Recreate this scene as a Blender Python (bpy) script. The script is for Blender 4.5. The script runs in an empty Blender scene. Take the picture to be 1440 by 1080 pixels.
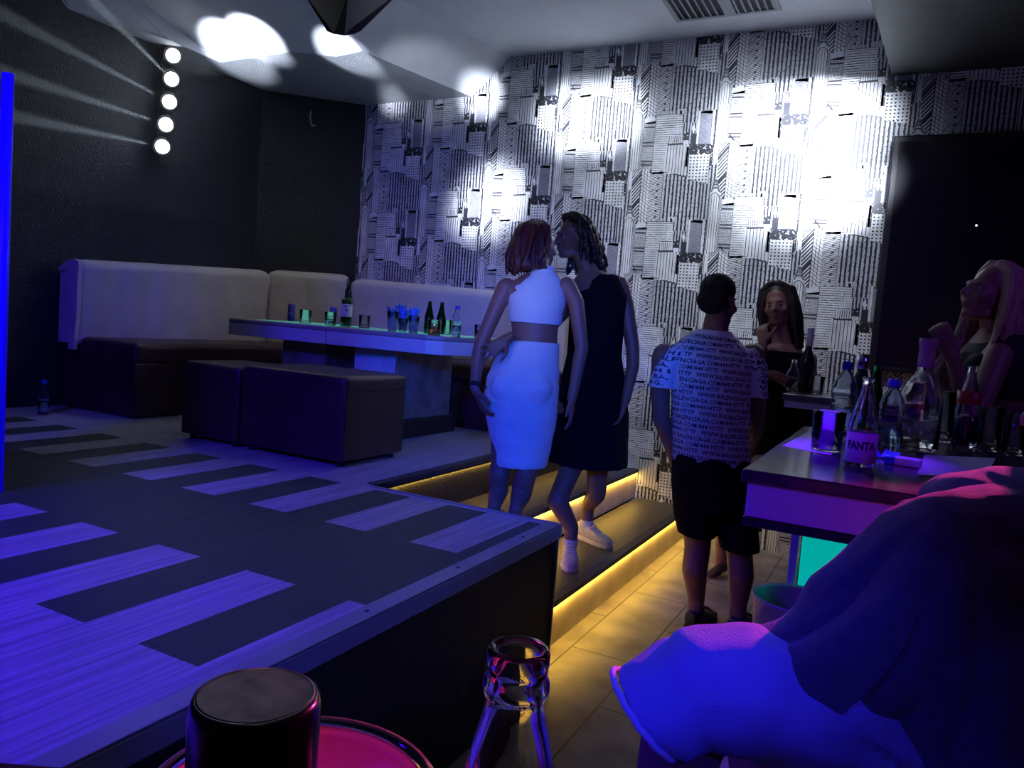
import bpy, bmesh, math, random
from math import sin, cos, pi, radians, sqrt
from mathutils import Vector as V, Matrix, noise
from mathutils.bvhtree import BVHTree

# ------------------------------------------------------------------ camera, world, lights
F = 1070.0; PITCH = radians(4.3); ROLL = radians(4.4); YAW = radians(27); CAMZ = 1.42
def room(x, y, z): return V((x*cos(YAW)-y*sin(YAW), x*sin(YAW)+y*cos(YAW), z))
_f = (0, cos(PITCH), -sin(PITCH)); _u = (0, sin(PITCH), cos(PITCH))
_r = (cos(ROLL), sin(ROLL)*_u[1], sin(ROLL)*_u[2])
_d = (sin(ROLL), -cos(ROLL)*_u[1], -cos(ROLL)*_u[2])
RT, DN, FW = room(*_r), room(*_d), room(*_f)
CAM = V((0, 0, CAMZ))
def W(px, py, D):
    """world point seen at pixel (px,py) of the 1440x1080 frame, D metres deep"""
    return CAM + (RT*((px-720)/F) + DN*((py-540)/F) + FW)*D
def ray(px, py): return RT*((px-720)/F) + DN*((py-540)/F) + FW
def onZ(px, py, z): r = ray(px, py); return CAM + r*((z-CAMZ)/r.z)
def onX(px, py, x): r = ray(px, py); return CAM + r*(x/r.x)
def onY(px, py, y): r = ray(px, py); return CAM + r*(y/r.y)

S = bpy.context.scene
COL = S.collection
cd = bpy.data.cameras.new('camera'); cam = bpy.data.objects.new('camera', cd); COL.objects.link(cam)
cd.sensor_width = 36; cd.lens = 36*F/1440; cd.clip_start = 0.02
m = Matrix((RT, -DN, -FW)).transposed().to_4x4(); m.translation = CAM; cam.matrix_world = m
S.camera = cam
S.view_settings.view_transform = 'Standard'; S.view_settings.look = 'None'
S.view_settings.gamma = 1; S.view_settings.use_curve_mapping = False
S.view_settings.exposure = -0.2
wd = bpy.data.worlds.new('world'); S.world = wd; wd.use_nodes = True
wd.node_tree.nodes['Background'].inputs[0].default_value = (0.10, 0.06, 0.35, 1)
wd.node_tree.nodes['Background'].inputs[1].default_value = 0.0

def lamp(kind, loc, target, color, power, size=0.1, cone=40, blend=0.3, size_y=None):
    l = bpy.data.lights.new('lamp', kind); o = bpy.data.objects.new('lamp', l); COL.objects.link(o)
    l.color = color; l.energy = power
    if kind == 'SPOT': l.spot_size = radians(cone); l.spot_blend = blend; l.shadow_soft_size = size
    elif kind == 'AREA':
        l.size = size
        if size_y: l.shape = 'RECTANGLE'; l.size_y = size_y
    else: l.shadow_soft_size = size
    o.location = loc
    d = V(target)-V(loc); o.rotation_euler = d.to_track_quat('-Z', 'Y').to_euler()
    return o
COOL = (0.78, 0.86, 1.0); BLUE = (0.03, 0.02, 1.0); VIOL = (0.22, 0.02, 1.0); PINK = (1.0, 0.05, 0.42)
# ceiling spots washing the papered wall from close by
for x_, e_ in ((-3.4, 6), (-2.3, 62), (-1.2, 165), (-0.3, 95)):
    lamp('SPOT', (x_, 3.7, 3.5), (x_, 5.5, 2.15), COOL, e_, 0.12, 80, 1.0)
# moving heads throwing tight pools of white over the heads of the guests
for x_, z_, e_, c_ in ((-1.08, 2.92, 1100, 10), (-0.72, 2.93, 1500, 11), (-0.52, 2.90, 1300, 9), (-0.84, 2.52, 1100, 10), (-0.58, 2.50, 1300, 10), (-0.42, 2.50, 900, 6.5)):
    lamp('SPOT', (0.3, 2.7, 3.15), (x_, 5.5, z_), COOL, e_*2.6, 0.12, c_*1.45, 1.0)
for x_, z_, e_, c_ in ((-2.48, 3.05, 1100, 9), (-2.15, 3.05, 1100, 9), (-3.13, 2.43, 1000, 9.5)):
    lamp('SPOT', (-1.7, 2.7, 3.2), (x_, 5.5, z_), COOL, e_*2.6, 0.10, c_*1.35, 1.0)
lamp('SPOT', (-2.6, 3.7, 3.05), (-3.28, 5.5, 3.27), COOL, 900, 0.05, 13, 0.9)
lamp('SPOT', (-3.2, 3.9, 2.9), (-4.15, 5.5, 3.29), COOL, 350, 0.05, 9, 0.9)
lamp('SPOT', (-3.9, 2.9, 2.7), (-4.62, 4.12, 3.32), COOL, 650, 0.03, 19, 0.4)
lamp('SPOT', (-3.9, 2.9, 2.7), (-4.35, 4.12, 3.36), COOL, 650, 0.03, 17, 0.4)
lamp('SPOT', (-3.5, 2.9, 2.6), (-3.80, 4.40, 3.31), COOL, 500, 0.03, 14, 0.4)
lamp('SPOT', (-2.9, 3.4, 2.6), (-3.55, 5.0, 3.28), COOL, 60, 0.05, 26, 0.8)
lamp('AREA', (-1.6, 2.6, 1.75), (-2.0, 4.5, 3.6), (0.75, 0.85, 1.0), 3.0, 0.8)  # soft fill added to brighten the ceiling, not a moving head
lamp('SPOT', (-3.6, 3.9, 3.2), (-4.4, 4.9, 1.5), (1.0, 0.92, 0.66), 17, 0.3, 80, 1.0)  # warm soft spot added to brighten the corner sofa
# ultraviolet blue washes
lamp('SPOT', (-3.2, -0.8, 2.9), (-2.1, 0.75, 0.64), (0.05, 0.0, 1.0), 880, 0.2, 66, 1.0)
lamp('SPOT', (0.7, 0.25, 1.75), (-1.15, 1.55, 0.62), (0.03, 0.02, 1.0), 45, 0.02, 34, 0.9)
lamp('SPOT', (-0.35, -0.3, 1.9), W(1330, 880, 1.0), (0.55, 0.12, 0.8), 2.4, 0.05, 26, 0.9)  # faint lilac fill added for the near person's shirt
lamp('SPOT', (-2.2, -0.6, 2.6), (-3.5, 3.4, 1.25), (0.05, 0.02, 1.0), 420, 0.15, 55, 0.9)
lamp('SPOT', (0.5, -0.5, 2.2), (-1.72, 3.5, 1.15), (0.0, 0.09, 1.0), 700, 0.1, 24, 0.6)
lamp('SPOT', (-1.0, 0.5, 1.75), (0.05, 1.75, 1.08), (0.015, 0.0, 1.0), 26, 0.1, 40, 0.6)
lamp('SPOT', (-0.2, 1.95, 2.9), (-0.14, 2.2, 1.15), (0.12, 0.0, 1.0), 190, 0.03, 20, 0.8)
lamp('SPOT', (1.6, 2.2, 2.9), (0.3, 3.6, 1.4), (0.25, 0.08, 1.0), 26, 0.3, 75, 1.0)
lamp('SPOT', (-0.75, 0.1, 1.9), W(1040, 1000, 0.95), (0.0, 0.02, 1.0), 32, 0.03, 27, 0.8)
# magenta lamp beyond and above the near table
lamp('SPOT', W(1480, 400, 2.0), W(1270, 770, 1.05), PINK, 190, 0.03, 42, 0.5)
lamp('SPOT', W(412, 1112, 0.53)+V((0, 0, 1.0)), W(412, 1112, 0.53), PINK, 9, 0.03, 17, 0.5)  # pink spot added straight above the ice bucket
lamp('SPOT', W(361, 975, 0.385)+V((0, 0, 0.9)), W(361, 975, 0.385), COOL, 3.2, 0.02, 7, 0.4)  # cool spot added over the black can to show its lid
lamp('SPOT', W(700, 300, 0.6), W(730, 1000, 0.34), PINK, 1.2, 0.02, 25, 0.6)  # unseen pink spot added for the neck of the glass bottle

# ------------------------------------------------------------------ materials
MATS = {}
def nt(name):
    m = bpy.data.materials.new(name); m.use_nodes = True
    return m, m.node_tree.nodes, m.node_tree.links, m.node_tree.nodes['Principled BSDF']
def mat(name, col, rough=0.5, metal=0.0, spec=0.5, bump=0.0, bscale=60, var=0.0, vscale=8, sheen=0, coat=0, stretch=None):
    if name in MATS: return MATS[name]
    m, N, L, b = nt(name)
    b.inputs['Base Color'].default_value = (*col, 1); b.inputs['Roughness'].default_value = rough
    b.inputs['Metallic'].default_value = metal; b.inputs['Specular IOR Level'].default_value = spec
    b.inputs['Sheen Weight'].default_value = sheen; b.inputs['Coat Weight'].default_value = coat
    tc = N.new('ShaderNodeTexCoord'); src = tc.outputs['Object']
    if stretch:
        mp = N.new('ShaderNodeMapping'); mp.inputs['Scale'].default_value = stretch
        L.new(src, mp.inputs[0]); src = mp.outputs[0]
    n = N.new('ShaderNodeTexNoise'); n.inputs['Scale'].default_value = vscale; n.inputs['Detail'].default_value = 5
    L.new(src, n.inputs['Vector'])
    r = N.new('ShaderNodeValToRGB')
    r.color_ramp.elements[0].position = 0.3; r.color_ramp.elements[1].position = 0.7
    r.color_ramp.elements[0].color = (*[c*(1-var) for c in col], 1)
    r.color_ramp.elements[1].color = (*[min(1, c*(1+var)) for c in col], 1)
    L.new(n.outputs[0], r.inputs[0]); L.new(r.outputs[0], b.inputs['Base Color'])
    if bump:
        n2 = N.new('ShaderNodeTexNoise'); n2.inputs['Scale'].default_value = bscale; n2.inputs['Detail'].default_value = 4
        L.new(src, n2.inputs['Vector'])
        bp = N.new('ShaderNodeBump'); bp.inputs['Strength'].default_value = bump; bp.inputs['Distance'].default_value = 0.02
        L.new(n2.outputs[0], bp.inputs['Height']); L.new(bp.outputs[0], b.inputs['Normal'])
    MATS[name] = m; return m
def glow(name, col, strength):
    if name in MATS: return MATS[name]
    m, N, L, b = nt(name); b.inputs['Base Color'].default_value = (*col, 1)
    b.inputs['Emission Color'].default_value = (*col, 1); b.inputs['Emission Strength'].default_value = strength
    MATS[name] = m; return m
def glass(name, col=(1, 1, 1), rough=0.02, ior=1.45, alpha=1.0):
    if name in MATS: return MATS[name]
    m, N, L, b = nt(name); b.inputs['Base Color'].default_value = (*col, 1)
    b.inputs['Roughness'].default_value = rough; b.inputs['IOR'].default_value = ior
    b.inputs['Transmission Weight'].default_value = 1.0
    MATS[name] = m; return m
def pattern(name, kind, ink=0.35, base=(0.88, 0.88, 0.90), inkc=(0.014, 0.014, 0.024), rough_lines=0.15):
    """ink-drawing facade patterns, driven by the UVs of each printed facade"""
    if name in MATS: return MATS[name]
    m, N, L, b = nt(name); b.inputs['Roughness'].default_value = 0.45
    tc = N.new('ShaderNodeTexCoord'); nz = N.new('ShaderNodeTexNoise'); nz.inputs['Scale'].default_value = 1.6; nz.inputs['Detail'].default_value = 3
    L.new(tc.outputs['UV'], nz.inputs['Vector'])
    def math_(op, a, c=None, d=None):
        x = N.new('ShaderNodeMath'); x.operation = op
        for i, q in enumerate((a, c, d)):
            if q is None: continue
            if isinstance(q, (int, float)): x.inputs[i].default_value = q
            else: L.new(q, x.inputs[i])
        return x.outputs[0]
    sp = N.new('ShaderNodeSeparateXYZ'); L.new(tc.outputs['UV'], sp.inputs[0])
    wob = math_('MULTIPLY', math_('SUBTRACT', nz.outputs[0], 0.5), rough_lines*4)
    u = math_('ADD', sp.outputs[0], wob) ; v = math_('ADD', sp.outputs[1], wob)
    fu = math_('FRACT', u); fv = math_('FRACT', v)
    thr = math_('ADD', math_('MULTIPLY', nz.outputs[0], 0.25), ink-0.125)
    if kind == 'h': k = math_('LESS_THAN', fv, thr)
    elif kind == 'v': k = math_('LESS_THAN', fu, thr)
    elif kind == 'vseg':
        k1 = math_('LESS_THAN', fu, thr)
        k2 = math_('MULTIPLY', math_('LESS_THAN', fv, 0.12), math_('GREATER_THAN', nz.outputs[0], 0.54)); k = math_('MAXIMUM', k1, k2)
    elif kind == 'grid': k = math_('MAXIMUM', math_('LESS_THAN', fu, ink), math_('LESS_THAN', fv, ink))
    elif kind == 'dots':
        k = math_('MULTIPLY', math_('LESS_THAN', math_('ABSOLUTE', math_('SUBTRACT', fu, 0.5)), ink), math_('LESS_THAN', math_('ABSOLUTE', math_('SUBTRACT', fv, 0.5)), ink))
    elif kind == 'blot':
        n2 = N.new('ShaderNodeTexNoise'); n2.inputs['Scale'].default_value = 1.0; n2.inputs['Detail'].default_value = 6
        L.new(tc.outputs['UV'], n2.inputs['Vector']); k = math_('GREATER_THAN', n2.outputs[0], 0.62-ink*0.4)
    else: k = math_('LESS_THAN', fu, -1.0)
    mx = N.new('ShaderNodeMix'); mx.data_type = 'RGBA'
    L.new(k, mx.inputs['Factor'])
    n3 = N.new('ShaderNodeTexNoise'); n3.inputs['Scale'].default_value = 9; n3.inputs['Detail'].default_value = 4
    L.new(tc.outputs['Object'], n3.inputs['Vector'])
    rp = N.new('ShaderNodeValToRGB'); rp.color_ramp.elements[0].position = .3; rp.color_ramp.elements[1].position = .65
    rp.color_ramp.elements[0].color = (*[c*0.7 for c in base], 1); rp.color_ramp.elements[1].color = (*base, 1)
    L.new(n3.outputs[0], rp.inputs[0])
    L.new(rp.outputs[0], mx.inputs['A']); mx.inputs['B'].default_value = (*inkc, 1)
    L.new(mx.outputs['Result'], b.inputs['Base Color'])
    MATS[name] = m; return m

M_black = mat('black paint', (0.012, 0.012, 0.016), 0.55, bump=0.5, bscale=120, var=0.3)
M_blackwall = mat('black wall plaster', (0.010, 0.012, 0.022), 0.5, bump=0.6, bscale=90, var=0.25, vscale=3)
M_white = mat('white ceiling board', (0.62, 0.64, 0.68), 0.7, var=0.04)
M_stucco = mat('stucco', (0.5, 0.52, 0.56), 0.6, bump=1.0, bscale=140, var=0.1)
M_soffit = mat('dark soffit', (0.035, 0.04, 0.04), 0.6, var=0.1)
M_light = mat('pale plank', (0.42, 0.40, 0.44), 0.42, var=0.35, vscale=5, bump=0.25, bscale=10, stretch=(14, 0.5, 1))
M_dark = mat('dark plank', (0.030, 0.036, 0.042), 0.5, var=0.3, vscale=5, bump=0.25, bscale=10, stretch=(14, 0.5, 1))
M_alu = mat('aluminium edge', (0.30, 0.31, 0.34), 0.45, metal=0.3, var=0.1)
M_lip = mat('white edge lip', (0.42, 0.43, 0.48), 0.5, var=0.1)
M_tread = mat('tread laminate', (0.07, 0.06, 0.05), 0.45, var=0.25, vscale=4)
M_riser = mat('riser tile', (0.55, 0.47, 0.40), 0.45, var=0.22, vscale=6)
M_nose = mat('rubber nosing', (0.05, 0.048, 0.05), 0.55, var=0.3)
M_leather = mat('cream leather', (0.60, 0.55, 0.50), 0.5, bump=0.1, bscale=200, var=0.06)
M_brown = mat('dark brown leather', (0.055, 0.020, 0.022), 0.42, bump=0.15, bscale=160, var=0.25)
M_tabletop = mat('pale laminate top', (0.36, 0.33, 0.31), 0.3, var=0.12)
M_apron = mat('white laminate apron', (0.62, 0.62, 0.66), 0.5, var=0.04)
M_marble = mat('speckled grey laminate', (0.20, 0.18, 0.19), 0.5, var=0.35, vscale=9)
M_skin = mat('skin', (0.27, 0.125, 0.10), 0.5, var=0.08, vscale=6)
M_skin_d = mat('tanned skin', (0.20, 0.095, 0.07), 0.5, var=0.1, vscale=6)
M_chrome = mat('chrome', (0.6, 0.6, 0.65), 0.2, metal=1.0)
M_glass = glass('clear glass'); M_pet = glass('clear plastic', (0.85, 0.92, 1), 0.08, 1.3)
M_green = glass('green glass', (0.03, 0.42, 0.14), 0.05)

# ------------------------------------------------------------------ object helpers
def tag(o, label=None, cat=None, group=None, kind=None):
    if label: o['label'] = label
    if cat: o['category'] = cat
    if group: o['group'] = group
    if kind: o['kind'] = kind
    return o
def root(name, label, cat, loc, group=None):
    o = bpy.data.objects.new(name, None); COL.objects.link(o); o.location = loc; o.empty_display_size = 0.1
    return tag(o, label, cat, group)
def wloc(p):
    v = V((0, 0, 0))
    while p: v += V(p.location); p = p.parent
    return v
class MB:
    def __init__(s, mats): s.b = bmesh.new(); s.m = mats if isinstance(mats, (list, tuple)) else [mats]; s.smooth = False
    def face(s, pts, mi=0):
        vs = [s.b.verts.new(p) for p in pts]; f = s.b.faces.new(vs); f.material_index = mi; return f
    def box(s, lo, hi, mi=0, bev=0.0, seg=2):
        x0, y0, z0 = lo; x1, y1, z1 = hi
        vs = [s.b.verts.new(p) for p in ((x0,y0,z0),(x1,y0,z0),(x1,y1,z0),(x0,y1,z0),(x0,y0,z1),(x1,y0,z1),(x1,y1,z1),(x0,y1,z1))]
        fs = [s.b.faces.new([vs[i] for i in q]) for q in ((0,3,2,1),(4,5,6,7),(0,1,5,4),(1,2,6,5),(2,3,7,6),(3,0,4,7))]
        for f in fs: f.material_index = mi
        if bev:
            es = list({e for f in fs for e in f.edges})
            bmesh.ops.bevel(s.b, geom=es, offset=bev, segments=seg, affect='EDGES', profile=0.5)
        return s
    def prism(s, pts, z0, z1, mi=0, bev=0.0, seg=2):
        lo = [s.b.verts.new((p[0], p[1], z0)) for p in pts]; hi = [s.b.verts.new((p[0], p[1], z1)) for p in pts]
        n = len(pts); fs = [s.b.faces.new(hi), s.b.faces.new(lo[::-1])]
        for i in range(n): fs.append(s.b.faces.new((lo[i], lo[(i+1) % n], hi[(i+1) % n], hi[i])))
        for f in fs: f.material_index = mi
        if bev:
            es = list({e for f in fs for e in f.edges}); bmesh.ops.bevel(s.b, geom=es, offset=bev, segments=seg, affect='EDGES', profile=0.5)
        return s
    def lathe(s, prof, c=(0, 0, 0), seg=32, mi=0, ax=None, close=False):
        """prof: list of (radius, height)"""
        c = V(c); q = V((0, 0, 1)).rotation_difference(V(ax)) if ax else None
        rings = []
        for r, h in prof:
            ring = []
            for i in range(seg):
                a = 2*pi*i/seg; p = V((r*cos(a), r*sin(a), h))
                if q: p = q @ p
                ring.append(s.b.verts.new(c+p))
            rings.append(ring)
        for a, b2 in zip(rings, rings[1:]):
            for i in range(seg):
                f = s.b.faces.new((a[i], a[(i+1) % seg], b2[(i+1) % seg], b2[i])); f.material_index = mi; f.smooth = True
        if prof[0] == prof[-1]: return s
        if prof[0][0] > 1e-4: f = s.b.faces.new(rings[0][::-1]); f.material_index = mi
        if prof[-1][0] > 1e-4: f = s.b.faces.new(rings[-1]); f.material_index = mi
        return s
    def tube(s, pts, r, seg=8, mi=0):
        pts = [V(p) for p in pts]; rings = []
        rr = r if isinstance(r, (list, tuple)) else [r]*len(pts)
        for i, p in enumerate(pts):
            t = (pts[min(i+1, len(pts)-1)]-pts[max(i-1, 0)]).normalized()
            u = t.cross(V((0, 0, 1)) if abs(t.z) < 0.95 else V((1, 0, 0))).normalized(); w = t.cross(u)
            rings.append([s.b.verts.new(p+(u*cos(2*pi*k/seg)+w*sin(2*pi*k/seg))*rr[i]) for k in range(seg)])
        for a, b2 in zip(rings, rings[1:]):
            for i in range(seg):
                f = s.b.faces.new((a[i], a[(i+1) % seg], b2[(i+1) % seg], b2[i])); f.material_index = mi; f.smooth = True
        f = s.b.faces.new(rings[0][::-1]); f.material_index = mi
        f = s.b.faces.new(rings[-1]); f.material_index = mi
        return s
    def build(s, name, parent=None, smooth=None, weld=False):
        if parent is not None:
            bmesh.ops.translate(s.b, verts=s.b.verts, vec=-wloc(parent))
        if weld: bmesh.ops.remove_doubles(s.b, verts=s.b.verts, dist=1e-5)
        bmesh.ops.recalc_face_normals(s.b, faces=s.b.faces)
        me = bpy.data.meshes.new(name); s.b.to_mesh(me); s.b.free()
        for m_ in s.m: me.materials.append(m_)
        if smooth is not None:
            for p in me.polygons: p.use_smooth = smooth
        o = bpy.data.objects.new(name, me); COL.objects.link(o)
        if parent is not None: o.parent = parent
        return o
def struct(o): o['kind'] = 'structure'; return o

# ------------------------------------------------------------------ room shell
ZP = 0.645                      # height of the raised floor
ZC = 3.57; ZS = 3.28
XL = -5.12; YB = 5.5
STG_X, STG_Y = -1.16, 2.78      # near stage block: right side and far end
R3 = -2.10; R2 = -1.67; R1 = -1.26

# raised floor with its comb of pale and dark planks
fb = MB([M_light, M_dark, M_black])
P2 = 0.385/2
k = 0; x = -1.16
lights_near = lambda xc: int(math.floor((xc+1.56+P2/2)/P2)) % 2 == 0
i = -1
xs = [-1.56+P2/2 + P2*j for j in range(-22, 6)]
def strip(x0, x1, y0, y1, mi):
    x0 = max(x0, XL)
    if x1 <= x0 or y1 <= y0: return
    f = fb.face([(x0, y0, ZP), (x1, y0, ZP), (x1, y1, ZP), (x0, y1, ZP)], mi)
for j, x0 in enumerate(xs):
    x1 = x0+P2; xc = (x0+x1)/2
    n = round((xc+1.56)/P2); near_light = (n % 2 == 0); far_light = (n % 2 == 1)
    xa, xb = x0, min(x1, STG_X)
    for (y0, y1, pale) in ((-2.5, 1.12, True), (1.12, 1.62, near_light), (1.62, 2.18, False), (2.18, 2.74, far_light), (2.74, STG_Y, True)):
        strip(xa, xb, y0, y1, 0 if pale else 1)
    strip(xa, min(x1, R3), STG_Y, YB, 0)
fb.box((XL, -2.5, 0), (STG_X, STG_Y, ZP-0.004), 2)
fb.box((XL, STG_Y, 0), (R3+0.0, YB, ZP-0.004), 2)
struct(fb.build('floor_platform'))
# metal edging of the stage, angled lip, screws
def edging(name, lo, hi, liplo, liphi, screws, mt=M_alu):
    e = MB([mt]); e.box(lo, hi, 0, 0.002); r = struct(e.build(name))
    l = MB([M_lip]); l.box(liplo, liphi, 0, 0.002); l.build('lip', r)
    for p in screws: sc = MB([M_black]); sc.lathe([(0.006, 0), (0.006, 0.002)], p, 10); sc.build('screw', r)
edging('trim_1', (STG_X-0.05, -2.5, ZP-0.002), (STG_X+0.012, STG_Y+0.012, ZP+0.004), (STG_X, -2.5, ZP-0.055), (STG_X+0.014, STG_Y+0.012, ZP-0.003),
       [(STG_X-0.02, 0.2+0.46*q, ZP+0.004) for q in range(6)])
e = MB([M_alu]); e.box((R3, STG_Y-0.01, ZP-0.002), (STG_X-0.05, STG_Y+0.012, ZP+0.003)); struct(e.build('trim_2'))
e = MB([M_alu]); e.box((STG_X-0.004, STG_Y-0.004, 0), (STG_X+0.006, STG_Y+0.008, ZP-0.055)); struct(e.build('trim_3'))
# small sticker on the stage front
st = onX(653, 977, STG_X+0.002)
e = MB([mat('faded sticker', (0.12, 0.06, 0.05), 0.5, var=0.8, vscale=60)]); e.box((STG_X+0.0005, st.y-0.02, st.z-0.022), (STG_X+0.002, st.y+0.02, st.z+0.022))
tag(e.build('sticker'), 'small faded sticker on the dark side of the stage beside the glass bottle neck', 'sticker')

# stairs let into the platform
M_led = glow('warm strip', (1.0, 0.66, 0.10), 9.0)
def led_light(x, z, y0, y1):
    l = bpy.data.lights.new('led_glow', 'AREA'); l.shape = 'RECTANGLE'; l.size = 0.02; l.size_y = y1-y0; l.color = (1.0, 0.60, 0.08); l.energy = 1.6*(y1-y0)
    o = bpy.data.objects.new('led_glow', l); COL.objects.link(o); o.location = (x, (y0+y1)/2, z)
    o.rotation_euler = (0, radians(15), 0)
def step(x0, x1, z0, z1, y0, y1, label, tread=True):
    r = root('stair_step', label, 'step', ((x0+x1)/2, (y0+y1)/2, z0), 'lit steps up to the raised floor')
    if tread:
        b = MB([M_tread]); b.box((x0, y0, z1-0.02), (x1-0.03, y1, z1)); b.build('tread', r)
    b = MB([M_riser]); b.box((x1-0.035, y0, z0), (x1-0.02, y1, z1-0.022)); b.build('riser', r)
    b = MB([M_nose]); b.box((x1-0.055, y0, z1-0.022), (x1, y1, z1+0.005), 0, 0.003); n = b.build('nosing', r)
    yy = y0+0.2
    while yy < y1: b = MB([M_alu]); b.lathe([(0.005, 0), (0.005, 0.0015)], (x1-0.028, yy, z1+0.005), 8); b.build('screw', n); yy += 0.42
    b = MB([M_led]); b.box((x1-0.019, y0, z1-0.030), (x1-0.012, y1, z1-0.024)); b.build('light_strip', r)
    led_light(x1-0.008, z1-0.034, y0, y1)
step(R2, R1, 0, 0.215, STG_Y+0.03, YB-0.02, 'lowest step with a glowing yellow strip, beside the standing man')
step(R3, R2, 0.215, 0.43, STG_Y+0.03, YB-0.02, 'middle step with a glowing yellow strip, where the couple stand')
step(R3-0.06, R3+0.01, 0.43, ZP, STG_Y+0.03, YB-0.02, 'top step edge with a glowing yellow strip, level with the raised floor', tread=False)

# lower floor
m, N, L, b = nt('floor tile'); tc = N.new('ShaderNodeTexCoord'); br = N.new('ShaderNodeTexBrick')
mp = N.new('ShaderNodeMapping'); mp.inputs['Rotation'].default_value = (0, 0, radians(90)); L.new(tc.outputs['Object'], mp.inputs[0]); L.new(mp.outputs[0], br.inputs['Vector'])
br.inputs['Scale'].default_value = 1; br.inputs['Brick Width'].default_value = 0.9; br.inputs['Row Height'].default_value = 0.3
br.inputs['Mortar Size'].default_value = 0.004; br.inputs['Mortar'].default_value = (0.08, 0.06, 0.05, 1)
nn = N.new('ShaderNodeTexNoise'); nn.inputs['Scale'].default_value = 5; nn.inputs['Detail'].default_value = 8; L.new(tc.outputs['Object'], nn.inputs[0])
rr = N.new('ShaderNodeValToRGB'); rr.color_ramp.elements[0].position = .3; rr.color_ramp.elements[1].position = .62
rr.color_ramp.elements[0].color = (0.22, 0.18, 0.14, 1); rr.color_ramp.elements[1].color = (0.46, 0.40, 0.33, 1)
L.new(nn.outputs[0], rr.inputs[0]); L.new(rr.outputs[0], br.inputs['Color1']); L.new(rr.outputs[0], br.inputs['Color2'])
L.new(br.outputs[0], b.inputs['Base Color']); b.inputs['Roughness'].default_value = 0.4
e = MB([m]); e.box((STG_X-0.30, -2.5, -0.1), (3.2, YB, 0)); struct(e.build('floor'))

# walls
e = MB([M_blackwall]); e.box((XL-0.15, -2.5, 0), (XL, YB+0.15, ZC)); struct(e.build('wall_left'))
e = MB([M_blackwall]); e.prism([(XL, 4.92), (-4.47, YB), (XL, YB)], ZP, ZC-0.01); struct(e.build('wall_corner'))
e = MB([M_blackwall]); e.box((3.2, -2.5, 0), (3.35, YB+0.15, ZC)); struct(e.build('wall_right'))
e = MB([M_blackwall]); e.box((XL-0.15, -2.65, 0), (3.35, -2.5, ZC)); struct(e.build('wall_front'))

# --- papered back wall: an ink drawing of packed skyscrapers, printed facade by facade
pm = [pattern('print h', 'h', 0.24), pattern('print h dense', 'h', 0.42), pattern('print v', 'vseg', 0.30),
      pattern('print v dark', 'vseg', 0.45, base=(0.62, 0.62, 0.68)), pattern('print grid', 'grid', 0.16, rough_lines=0.04), pattern('print dots', 'dots', 0.22),
      pattern('print blot', 'blot', 0.5), pattern('print plain', 'none', 0, base=(0.85, 0.85, 0.9)), pattern('print ink', 'none', 0, base=(0.03, 0.03, 0.045)),
      pattern('print diag', 'h', 0.52, rough_lines=0.05), pattern('print slab', 'h', 0.3, base=(0.42, 0.42, 0.5)), pattern('print fine', 'grid', 0.25), pattern('print v light', 'v', 0.20, rough_lines=0.04)]
H_, HD, VS, VD, GR, DT, BL, PL, INK, DG, SL, FN = range(12)
wb = bmesh.new(); uvl = wb.loops.layers.uv.new('UVMap')
WX0, WX1, WZ0, WZ1 = -4.50, 3.2, 0.0, ZC
def clip(poly, ax, lim, keep_gt):
    out = []
    for i in range(len(poly)):
        a, c = poly[i-1], poly[i]
        ia = (a[ax] >= lim) if keep_gt else (a[ax] <= lim); ic = (c[ax] >= lim) if keep_gt else (c[ax] <= lim)
        if ia != ic:
            t = (lim-a[ax])/(c[ax]-a[ax]); out.append((a[0]+(c[0]-a[0])*t, a[1]+(c[1]-a[1])*t))
        if ic: out.append(c)
    return out
def facade(ox, oz, pts, mi, layer, du=20, dv=20, shear=0.0, shearv=0.0):
    """pts in drawing units (1/1065 m), y down from tile origin; du,dv line spacing in units"""
    poly = [(ox+p[0]/1065, oz-p[1]/1065) for p in pts]
    for ax, lim, gt in ((0, WX0, True), (0, WX1, False), (1, WZ0, True), (1, WZ1, False)):
        poly = clip(poly, ax, lim, gt)
        if len(poly) < 3: return
    y = YB - 0.0003*(layer+1)
    vs = [wb.verts.new((p[0], y, p[1])) for p in poly]
    f = wb.faces.new(vs); f.material_index = mi
    for l in f.loops:
        xx = (l.vert.co.x-ox)*1065; yy = -(l.vert.co.z-oz)*1065
        l[uvl].uv = ((xx+shearv*yy)/du, (yy+shear*xx)/dv)
def R(x0, y0, x1, y1): return [(x0, y0), (x1, y0), (x1, y1), (x0, y1)]
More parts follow.
